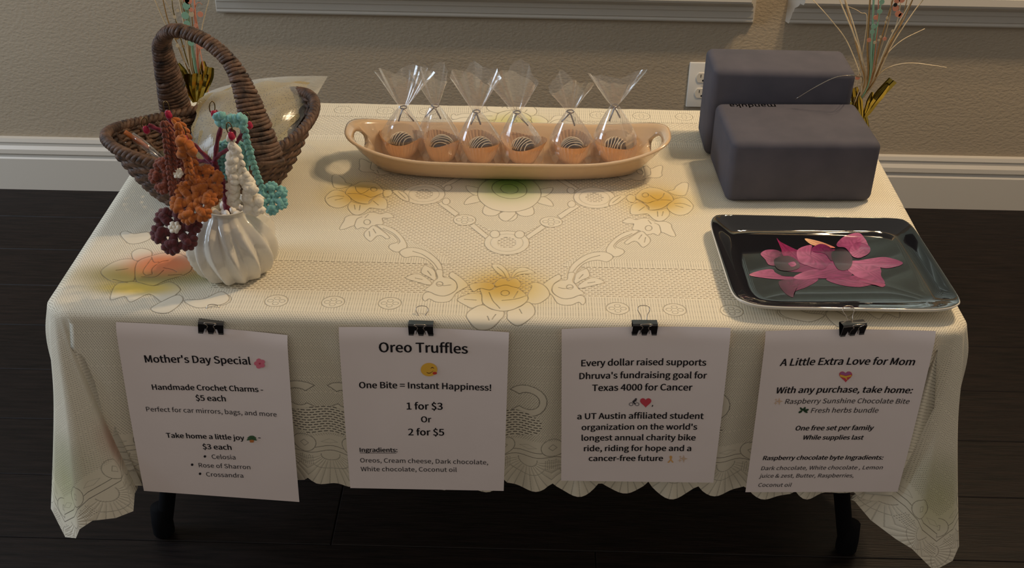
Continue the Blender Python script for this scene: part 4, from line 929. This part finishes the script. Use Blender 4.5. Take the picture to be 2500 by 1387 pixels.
mb = MB(); chain(mb, [A(420, 290, YB), A(440, 305, YB), A(456, 330, YB - .01), A(470, 390, yf + .02), A(486, 420, yf + .015)], .0042); mb.build('cord', y_orange, t)
mb = MB(); flower(mb, A(504, 446, yf + .012), .0235, rot=.5); flower(mb, A(516, 476, yf + .02), .015); mb.build('flower', y_orange, t); clasp(t, 406, 262, YB, 0)
t = charm('teal crochet charm with a long cord and a flower hanging right of the vase mouth', A(664, 486, YB))
mb = MB()
for q in ((530, 285), (540, 282), (550, 292), (562, 290), (574, 290), (586, 287), (594, 294), (536, 298), (548, 304), (580, 300), (566, 300), (592, 306)): mb.add(*blob(A(*q, YB - .012), .0062, None, .12))
chain(mb, [A(594, 296, YB - .01), A(604, 350, YB - .01), A(618, 400, YB - .005), A(632, 440, YB), A(642, 462, YB)], .0036); mb.build('cord', y_teal, t)
mb = MB(); flower(mb, A(664, 484, YB), .0225, rot=.6); mb.build('flower', y_teal, t); clasp(t, 518, 262, YB, .2); clasp(t, 604, 288, YB + .01, -.3)
t = charm('flat teal crochet charm hanging behind the cream tassels', A(555, 400, YB + .02))
mb = MB()
for j in range(9):
    for i_ in range(6):
        if (i_ - 2.5) ** 2 / 9 + (j - 4) ** 2 / 26 < 1.05: mb.add(*blob(A(532 + i_ * 10, 362 + j * 9, YB + .012), (.0042, .003, .0036), None, .12))
chain(mb, [A(528, 360, YB + .012), A(560, 348, YB + .012), A(590, 358, YB + .012), A(602, 380, YB + .012), A(596, 420, YB + .012), A(580, 440, YB + .012)], .0042); chain(mb, [A(600, 385, YB + .01), A(612, 366, YB + .01), A(598, 350, YB + .01)], .0036)
mb.build('flower', y_teal, t)
def tassel(lab, P, beads, cl_):
    t = charm(lab, beads[-1][0]); mb = MB(); chain(mb, P, .0045); mb.build('cord', y_cream, t); mb = MB()
    for c, r in beads:
        for k in range(7): v_ = rng.standard_normal(3); v_ /= np.linalg.norm(v_); mb.add(*blob(np.asarray(c) + v_ * r * .5, r * .62, None, .12))
    mb.build('tassel', y_cream, t)
    if cl_: clasp(t, *cl_)
    return t
yc = YB - .035
tassel('cream crochet charm hanging straight over the teal charm', [A(562, 326, yc), A(566, 350, yc), A(570, 380, yc), A(568, 420, yc)], [(A(572, 366, yc), .009), (A(568, 388, yc), .0095), (A(568, 406, yc), .0095), (A(570, 424, yc), .0095), (A(572, 440, yc), .0095), (A(570, 458, yc), .0095), (A(568, 476, yc), .0095), (A(571, 490, yc), .009)], (560, 314, yc - .004, -.1))
tassel('cream crochet charm hanging down over the vase mouth', [A(572, 355, yc), A(584, 390, yc), A(592, 420, yc), A(600, 440, yc)], [(A(596, 432, yc), .0085), (A(600, 444, yc), .010), (A(610, 458, yc), .011), (A(608, 478, yc), .0105), (A(622, 490, yc), .011), (A(614, 506, yc), .011), (A(628, 512, yc), .0095)], None)
# ------------------------------------------------------------------ basket
BC = np.array([-.452, .352]); BR_ = .58; bca, bsa = math.cos(BR_), math.sin(BR_)
def bplan(a, b, th): x, y = a * math.cos(th), b * math.sin(th); return BC[0] + bca * x - bsa * y, BC[1] + bsa * x + bca * y
bk = thing('wicker_basket', (BC[0], BC[1], T), 'dark brown woven seagrass basket with a tall arched handle at the back left', 'basket')
def rimz(th): return .088 + .030 * abs(math.cos(th)) ** 2
nr = 15; NA = 220; stakes = 27; mb = MB()
for k in range(nr):
    f = (k + .5) / nr; P = []
    for i in range(NA):
        th = 2 * math.pi * i / NA; a = .092 + (.158 - .092) * f ** .75; b = .062 + (.104 - .062) * f ** .75; w = .0022 * math.cos(stakes * th + math.pi * k); x, y = bplan(a + w, b + w, th); P.append((x, y, T + .004 + (rimz(th) - .008) * f))
    mb.add(*tube(P, .0044, 6, closed=True, rad=lambda i, a: 1 + .16 * math.sin(a * 2 + i * .8)))
for k in range(6):
    f = k / 6; P = [(*bplan(.088 * (1 - f) + .006, .058 * (1 - f) + .004, 2 * math.pi * i / 60), T + .005) for i in range(60)]; mb.add(*tube(P, .0056, 5, closed=True))
mb.build('woven_body', m_rope, bk)
for s in range(stakes):
    th = 2 * math.pi * (s + .5) / stakes; P = []
    for f in np.linspace(0, 1, 10): P.append((*bplan(.091 + .066 * f ** .75, .061 + .042 * f ** .75, th), T + .004 + (rimz(th) - .004) * f))
    mobj('stake', *tube(P, .0034, 6), m_rope, bk)
mb = MB()
for s in range(3):
    P = []
    for i in range(420):
        th = 2 * math.pi * i / 420; q = th * 34 + s * 2 * math.pi / 3; x, y = bplan(.160 + .0042 * math.cos(q), .106 + .0042 * math.cos(q), th); P.append((x, y, T + rimz(th) + .0042 * math.sin(q)))
    mb.add(*tube(P, .0046, 6, closed=True))
mb.build('rim', m_rope, bk)
hp = []
HB, HF = np.array([*bplan(0, .108, math.pi / 2), T + .080]), np.array([*bplan(0, .108, -math.pi / 2), T + .070])
HB = aty(432, 282, HB[1]); HF = A(645, 395, HF[1])
apx = atz(428, 74, .262)
HPT = [HB, A(418, 215, HB[1] - .012), A(400, 140, HB[1] - .03), A(397, 98, (HB[1] * .75 + HF[1] * .25)), A(430, 74, (HB[1] * .62 + HF[1] * .38)), A(500, 98, (HB[1] * .5 + HF[1] * .5)), A(560, 150, (HB[1] * .36 + HF[1] * .64)), A(595, 215, (HB[1] * .22 + HF[1] * .78)), A(622, 300, HF[1] + .012), HF]
HP = spline(HPT, 240); hd = np.r_[0, np.cumsum(np.linalg.norm(np.diff(HP, axis=0), axis=1))]
wd_ = np.interp(hd / hd[-1], [0, .12, .26, .36, .5, .64, .74, .88, 1.0], [.0235, .0195, .0135, .0095, .0080, .0085, .0125, .0205, .0285])
hc = mobj('handle', *tube(HP[::6], wd_[::6] * .40, 8), m_rope, bk)
rx = np.array([bca, bsa, 0]); nW = 76; tt, _, _ = frames(HP)
for k in range(nW):
    s = hd[-1] * (k + .5) / nW; i = int(np.searchsorted(hd, s)); p = HP[i]; t_ = tt[i]; w = wd_[i]
    n1 = rx - t_ * (rx @ t_); n1 /= np.linalg.norm(n1); n2 = np.cross(t_, n1); tl = random.uniform(-.16, .16) + .12
    P = []
    dpth = max(.0068, w * .42)
    for q in range(26):
        a = 2 * math.pi * q / 26; P.append(p + n1 * w * math.cos(a) + n2 * dpth * math.sin(a) + t_ * (tl * w * math.cos(a) * (1 if abs(a - math.pi) > 0 else 1) + .0022 * math.sin(a)))
    mobj('wrapping', *tube(P, (.0037 + .016 * max(0, w - .012)) * random.uniform(.9, 1.12), 6, closed=True, rad=lambda i, a: 1 + .12 * math.sin(a * 3 + i)), m_rope, hc)
# bag of lace doilies in the basket
md2 = mat('doily_lace', S((166, 150, 112)), .9); tc = N(md2, 'ShaderNodeTexCoord'); vo = N(md2, 'ShaderNodeTexVoronoi'); vo.inputs['Scale'].default_value = 330; L(md2, tc.outputs['Object'], vo.inputs['Vector'])
L(md2, math_(md2, 'SUBTRACT', 1, math_(md2, 'MULTIPLY', math_(md2, 'LESS_THAN', vo.outputs['Distance'], .27), .75)), P_(md2).inputs['Alpha'])
bgt = thing('bag_of_doilies', (-.42, .38, T + .06), 'clear plastic bag with folded beige lace doilies inside the wicker basket', 'bag')
G = {(0, 0): (462, 425, .030), (1, 0): (560, 440, .030), (2, 0): (698, 348, .078), (0, 1): (452, 330, .070), (1, 1): (580, 300, .112), (2, 1): (752, 272, .094), (0, 2): (500, 228, .105), (1, 2): (606, 180, .135), (2, 2): (800, 186, .125)}
GP = {k: atz(v[0], v[1], v[2]) for k, v in G.items()}
def bez(u, v, off=0.):
    bu = [(1 - u) ** 2, 2 * u * (1 - u), u * u]; bv = [(1 - v) ** 2, 2 * v * (1 - v), v * v]; p = np.zeros(3)
    for i in range(3):
        for j in range(3): p += bu[i] * bv[j] * GP[(i, j)]
    return p + np.array([0, -.45, .9]) * off
def crumple(u, v, s): return s * (math.sin(u * 13 + 4 * v) * math.sin(v * 9 + 2) * .6 + abs(math.sin(u * 7 - v * 11 + 1)) * .8 + .4 * math.sin(u * 31 + v * 17))
def fil(u, v): b = 16 * u * (1 - u) * v * (1 - v); return bez(u, v, .010 * min(1, b * 1.4) + crumple(u, v, .0022) * min(1, b * 4 + .25))
V, F = grid(fil, 46, 40); V2, F2 = grid(lambda u, v: bez(u, v, -.006 * min(1, 16 * u * (1 - u) * v * (1 - v)) - .001), 24, 20)
mb = MB(); mb.add(V, F); mb.add(V2, [f[::-1] for f in F2]); mb.build('bag_film', m_film2, bgt, smooth=False)
def dl(u, v): u = .02 + .94 * u + .02 * math.sin(v * 19) - .10 * max(0, v - .5); v = .02 + .92 * v + .012 * math.sin(u * 24) - .16 * max(0, u - .6) * v; return bez(u, v, .003 + .002 * math.sin(u * 9) * math.sin(v * 7))
V, F = grid(dl, 40, 36); mobj('lace_doily', V, F, md2, bgt)
def dl2(u, v): u = .10 + .55 * u; v = .05 + .40 * v + .05 * math.sin(u * 7); return bez(u, v, .0065)
mobj('lace_doily', *grid(dl2, 24, 20), md2, bgt)
# crochet hook in clear sleeve, and a grey tag, in the left end of the basket
hk = thing('crochet_hook', tuple(atz(370, 350, .075)), 'orange handled crochet hook in a clear sleeve at the left end of the basket', 'crochet hook')
mobj('grip', *tube([atz(305, 322, .112), atz(345, 350, .090), atz(362, 362, .083)], [.0035, .0042, .003], 10), m_orangep, hk); mobj('shaft', *tube([atz(352, 355, .086), atz(395, 392, .066)], .0024, 8), m_steel, hk); mobj('sleeve', *tube([atz(322, 330, .104), atz(345, 348, .095), atz(395, 390, .072)], [.005, .0065, .005], 12), film('sleeve_film', base=.12, k=.6), hk)
tg = mobj('paper_tag', *grid(lambda u, v: atz(388 + 24 * u + 6 * v, 372 + 26 * u - 14 * v + 0, .050), 3, 3), mat('grey_card', S((120, 116, 100)), .7)); tag(tg, 'small grey card tag lying inside the left end of the basket', 'tag')
tg.modifiers.new('s', 'SOLIDIFY').thickness = .0006
# ------------------------------------------------------------------ foil sprays
def spray(base, label, ox, seed, paths, foils, dots):
    t = thing('foil_spray', tuple(base), label, 'decoration', 'foil sprays at the back corners')
    hub = MB()
    rr = np.random.default_rng(seed)
    for k in range(7):
        a = k * .9 + seed; P0 = np.array(base) + (.012 * math.cos(a), .010 * math.sin(a), .0)
        hub.add(*tube([P0, P0 * .5 + np.array(base) * .5 + (0, 0, .035)], [.011, .004], 5))
    hub.build('foil_weight', m_gold, t, smooth=False)
    top = np.array(base) + (0, 0, .05)
    for pts, mt, r in paths:
        P = [np.array(base) + (0, 0, .02)] + [np.array(p) for p in pts]; Q = spline(P, 40)
        mobj('strand', *tube(Q, np.linspace(r * 1.3, r * .65, 40), 4), mt, t)
    for F4 in foils:                            # folded foil leaves
        a, b, c, w = [np.array(q, float) for q in F4[:3]] + [F4[3]]
        Q = spline([a, b, c], 10); tt_, n_, b_ = frames(Q); V = []; wid = w * np.interp(np.linspace(0, 1, 10), [0, .25, .7, 1], [.25, .8, 1, F4[4]])
        for i in range(10):
            e = np.array([1, .25, 0]) - tt_[i] * (np.array([1, .25, 0]) @ tt_[i]); e /= np.linalg.norm(e); dn = np.cross(tt_[i], e)
            V += [Q[i] - e * wid[i], Q[i] - e * wid[i] * .45 + dn * wid[i] * .35, Q[i] + dn * .0, Q[i] + e * wid[i] * .5 + dn * wid[i] * .3, Q[i] + e * wid[i]]
        o = mobj('foil_leaf', V, [(i * 5 + j, i * 5 + j + 1, i * 5 + j + 6, i * 5 + j + 5) for i in range(9) for j in range(4)], m_gold, t, smooth=False); o.modifiers.new('s', 'SOLIDIFY').thickness = .0004
    for p, r, mt in dots:
        p = np.array(p); V = [p + (r * math.cos(a), 0, r * math.sin(a)) for a in np.linspace(0, 2 * math.pi, 12, endpoint=False)]; o = mobj('sequin', V + [v + (0, .0006, 0) for v in V], [tuple(range(12)), tuple(range(12, 24))[::-1]] + [(i, (i + 1) % 12, 12 + (i + 1) % 12, 12 + i) for i in range(12)], mt, t, smooth=False)
yb = .655
bR = np.array([.598, .655, T])
Ar = lambda x, y, d=0: A(x, y, yb + d)
pR = [([Ar(2115, 200), Ar(2090, 100, .01), Ar(2050, 0, .02), Ar(2040, -40, .02)], m_stem1, .0013), ([Ar(2112, 200), Ar(2095, 100), Ar(2064, 0, .01), Ar(2050, -40)], m_stem1, .0012), ([Ar(2105, 210), Ar(2072, 110, .02), Ar(2030, 50, .02), Ar(1985, 0, .03), Ar(1965, -20, .03)], m_stem1, .0008),
      ([Ar(2110, 205), Ar(2100, 150), Ar(2078, 60, .02), Ar(2062, 0, .03)], m_stem2, .0012), ([Ar(2120, 205), Ar(2128, 110), Ar(2133, 0), Ar(2136, -40)], m_green, .0022), ([Ar(2122, 200), Ar(2136, 100), Ar(2152, 0), Ar(2158, -40)], m_green, .0016), ([Ar(2118, 200), Ar(2118, 110), Ar(2124, 0), Ar(2126, -40)], m_stem2, .0018),
      ([Ar(2124, 200), Ar(2140, 90), Ar(2145, 0), Ar(2148, -40)], m_coral, .0011), ([Ar(2126, 200), Ar(2150, 100), Ar(2180, 0), Ar(2190, -40)], m_stem2, .0014), ([Ar(2128, 200), Ar(2170, 100, -.01), Ar(2215, 20, -.02), Ar(2235, -20, -.02)], m_stem1, .0014), ([Ar(2130, 205), Ar(2165, 120), Ar(2205, 50, .02), Ar(2228, 0, .02), Ar(2240, -30)], m_stem2, .0013),
      ([Ar(2132, 205), Ar(2178, 110, .01), Ar(2230, 30, .02), Ar(2253, 0, .02), Ar(2270, -30)], m_stem1, .0012), ([Ar(2136, 190), Ar(2160, 140), Ar(2200, 100), Ar(2258, 70)], m_stem1, .0012), ([Ar(2134, 195), Ar(2170, 165), Ar(2220, 154, -.02), Ar(2280, 160, -.03), Ar(2312, 165, -.04)], m_stem1, .0011),
      ([Ar(2106, 196, -.06), Ar(2094, 187, -.13), Ar(2080, 184, -.19), Ar(2040, 189, -.192), Ar(1990, 213, -.19), Ar(1942, 242, -.188)], m_steel, .0009), ([Ar(2125, 190), Ar(2168, 60), Ar(2176, 0), Ar(2180, -30)], m_stem1, .0009), ([Ar(2127, 195), Ar(2185, 70), Ar(2200, 0), Ar(2206, -30)], m_stem1, .0009), ([Ar(2129, 200), Ar(2196, 62), Ar(2214, 0), Ar(2220, -30)], m_stem2, .0009),
      ([Ar(2116, 60, .01), Ar(2100, 30, .01), Ar(2066, 14, .01)], m_stem1, .0006)]
fR = [(Ar(2108, 290), Ar(2140, 240), Ar(2180, 196), .011, 1.0), (Ar(2105, 295), Ar(2135, 250, -.01), Ar(2168, 208, -.01), .010, .4), (Ar(2105, 295), Ar(2120, 260, -.01), Ar(2130, 225, -.01), .007, .3), (Ar(2104, 296), Ar(2094, 255), Ar(2086, 215), .010, .6), (Ar(2104, 298, -.01), Ar(2100, 260, -.01), Ar(2098, 235, -.01), .006, .3), (Ar(2108, 302), Ar(2112, 285), Ar(2120, 318), .004, .5)]
dR = [(Ar(2153, 5, -.01), .0045, m_green), (Ar(2148, 28, -.01), .0045, m_green), (Ar(2133, 65, -.01), .0045, m_green), (Ar(2130, 78, -.01), .0042, m_green), (Ar(2138, 43, -.01), .0040, m_coral), (Ar(2187, 20, -.01), .0055, m_coral), (Ar(2193, 34, -.01), .0055, m_coral), (Ar(2200, 38, -.01), .0045, m_coral), (Ar(2190, 2, -.01), .005, m_coral), (Ar(2202, 0, -.01), .005, m_coral), (Ar(2122, 98, -.01), .0038, m_coral), (Ar(2160, 95, -.01), .0034, m_coral), (Ar(2136, 104, -.01), .0028, m_stem1), (Ar(2180, 76, -.01), .0028, m_stem1), (Ar(2150, 90, -.01), .0022, m_stem1), (Ar(2146, 98, -.01), .0022, m_stem1), (Ar(2094, 190, -.01), .004, m_coral), (Ar(2166, 44, -.01), .0024, m_stem1), (Ar(2163, 54, -.01), .0024, m_stem1), (Ar(2186, 12, -.012), .0034, m_slot)]
spray(bR, 'gold foil spray with sequined strands behind the tall foam block at the right', 0, 1, pR, fR, dR)
yl = .62; bL = np.array([-.533, yl, T])
Al = lambda x, y, d=0: A(x, y, yl + d)
pL = [([Al(462, 180), Al(440, 120), Al(405, 60), Al(378, 0), Al(368, -30)], m_stem1, .0013), ([Al(464, 180), Al(430, 100), Al(410, 50), Al(398, 0), Al(392, -30)], m_stem2, .0012), ([Al(468, 180), Al(452, 100), Al(430, 50), Al(402, 0)], m_stem1, .0009), ([Al(470, 180), Al(455, 90), Al(438, 0), Al(430, -30)], m_stem1, .0018), ([Al(471, 180), Al(462, 90), Al(448, 0), Al(444, -30)], m_stem2, .0016), ([Al(473, 180), Al(465, 90), Al(455, 0), Al(452, -30)], m_stem1, .0015), ([Al(475, 180), Al(462, 80), Al(442, 0)], m_gold, .0009),
      ([Al(480, 180), Al(462, 70), Al(450, 0), Al(445, -30)], m_green, .0022), ([Al(482, 175), Al(466, 80), Al(456, 0)], m_green, .0018), ([Al(484, 175), Al(480, 80), Al(474, 0), Al(472, -30)], m_coral, .0016), ([Al(486, 175), Al(486, 90), Al(478, 40), Al(474, 0)], m_coral, .0011), ([Al(486, 150), Al(492, 75), Al(502, 30), Al(510, 0), Al(514, -20)], m_stem1, .0008), ([Al(466, 170), Al(446, 110), Al(424, 30), Al(420, 0)], m_gold, .0010), ([Al(474, 170), Al(470, 60), Al(464, 0)], m_stem2, .0012), ([Al(476, 55), Al(478, 15), Al(486, 6), Al(494, 12)], m_coral, .0007)]
fL = [(Al(476, 250), Al(455, 200), Al(435, 155), .010, .3), (Al(478, 250), Al(470, 215, -.01), Al(468, 182, -.01), .013, 1.0), (Al(480, 250), Al(485, 215, -.015), Al(488, 182, -.015), .012, 1.0), (Al(482, 250), Al(498, 205), Al(496, 150), .010, .3), (Al(483, 250), Al(505, 200, -.01), Al(512, 165, -.01), .009, .8), (Al(474, 250), Al(462, 205, .01), Al(455, 170, .01), .010, .6)]
dL = [(Al(489, 35, -.01), .0050, m_coral), (Al(460, 2, -.01), .0062, m_coral), (Al(455, 0, -.01), .005, m_coral), (Al(467, 35, -.01), .0046, m_stem1), (Al(466, 24, -.01), .004, m_coral), (Al(478, 62, -.01), .0034, m_coral), (Al(466, 105, -.01), .0055, m_green), (Al(468, 92, -.01), .0035, m_green), (Al(489, 112, -.01), .0060, m_coral), (Al(455, 15, -.01), .0065, m_green), (Al(452, 38, -.01), .0065, m_green), (Al(456, 58, -.01), .0055, m_green), (Al(426, 42, -.01), .0030, m_stem1), (Al(434, 26, -.01), .0028, m_stem1), (Al(432, 92, -.01), .0035, m_stem2), (Al(447, 113, -.01), .0025, m_stem2), (Al(433, 112, -.01), .0032, m_stem1)]
spray(bL, 'gold foil spray with coral and mint strands behind the basket handle', 0, 2, pL, fL, dL)
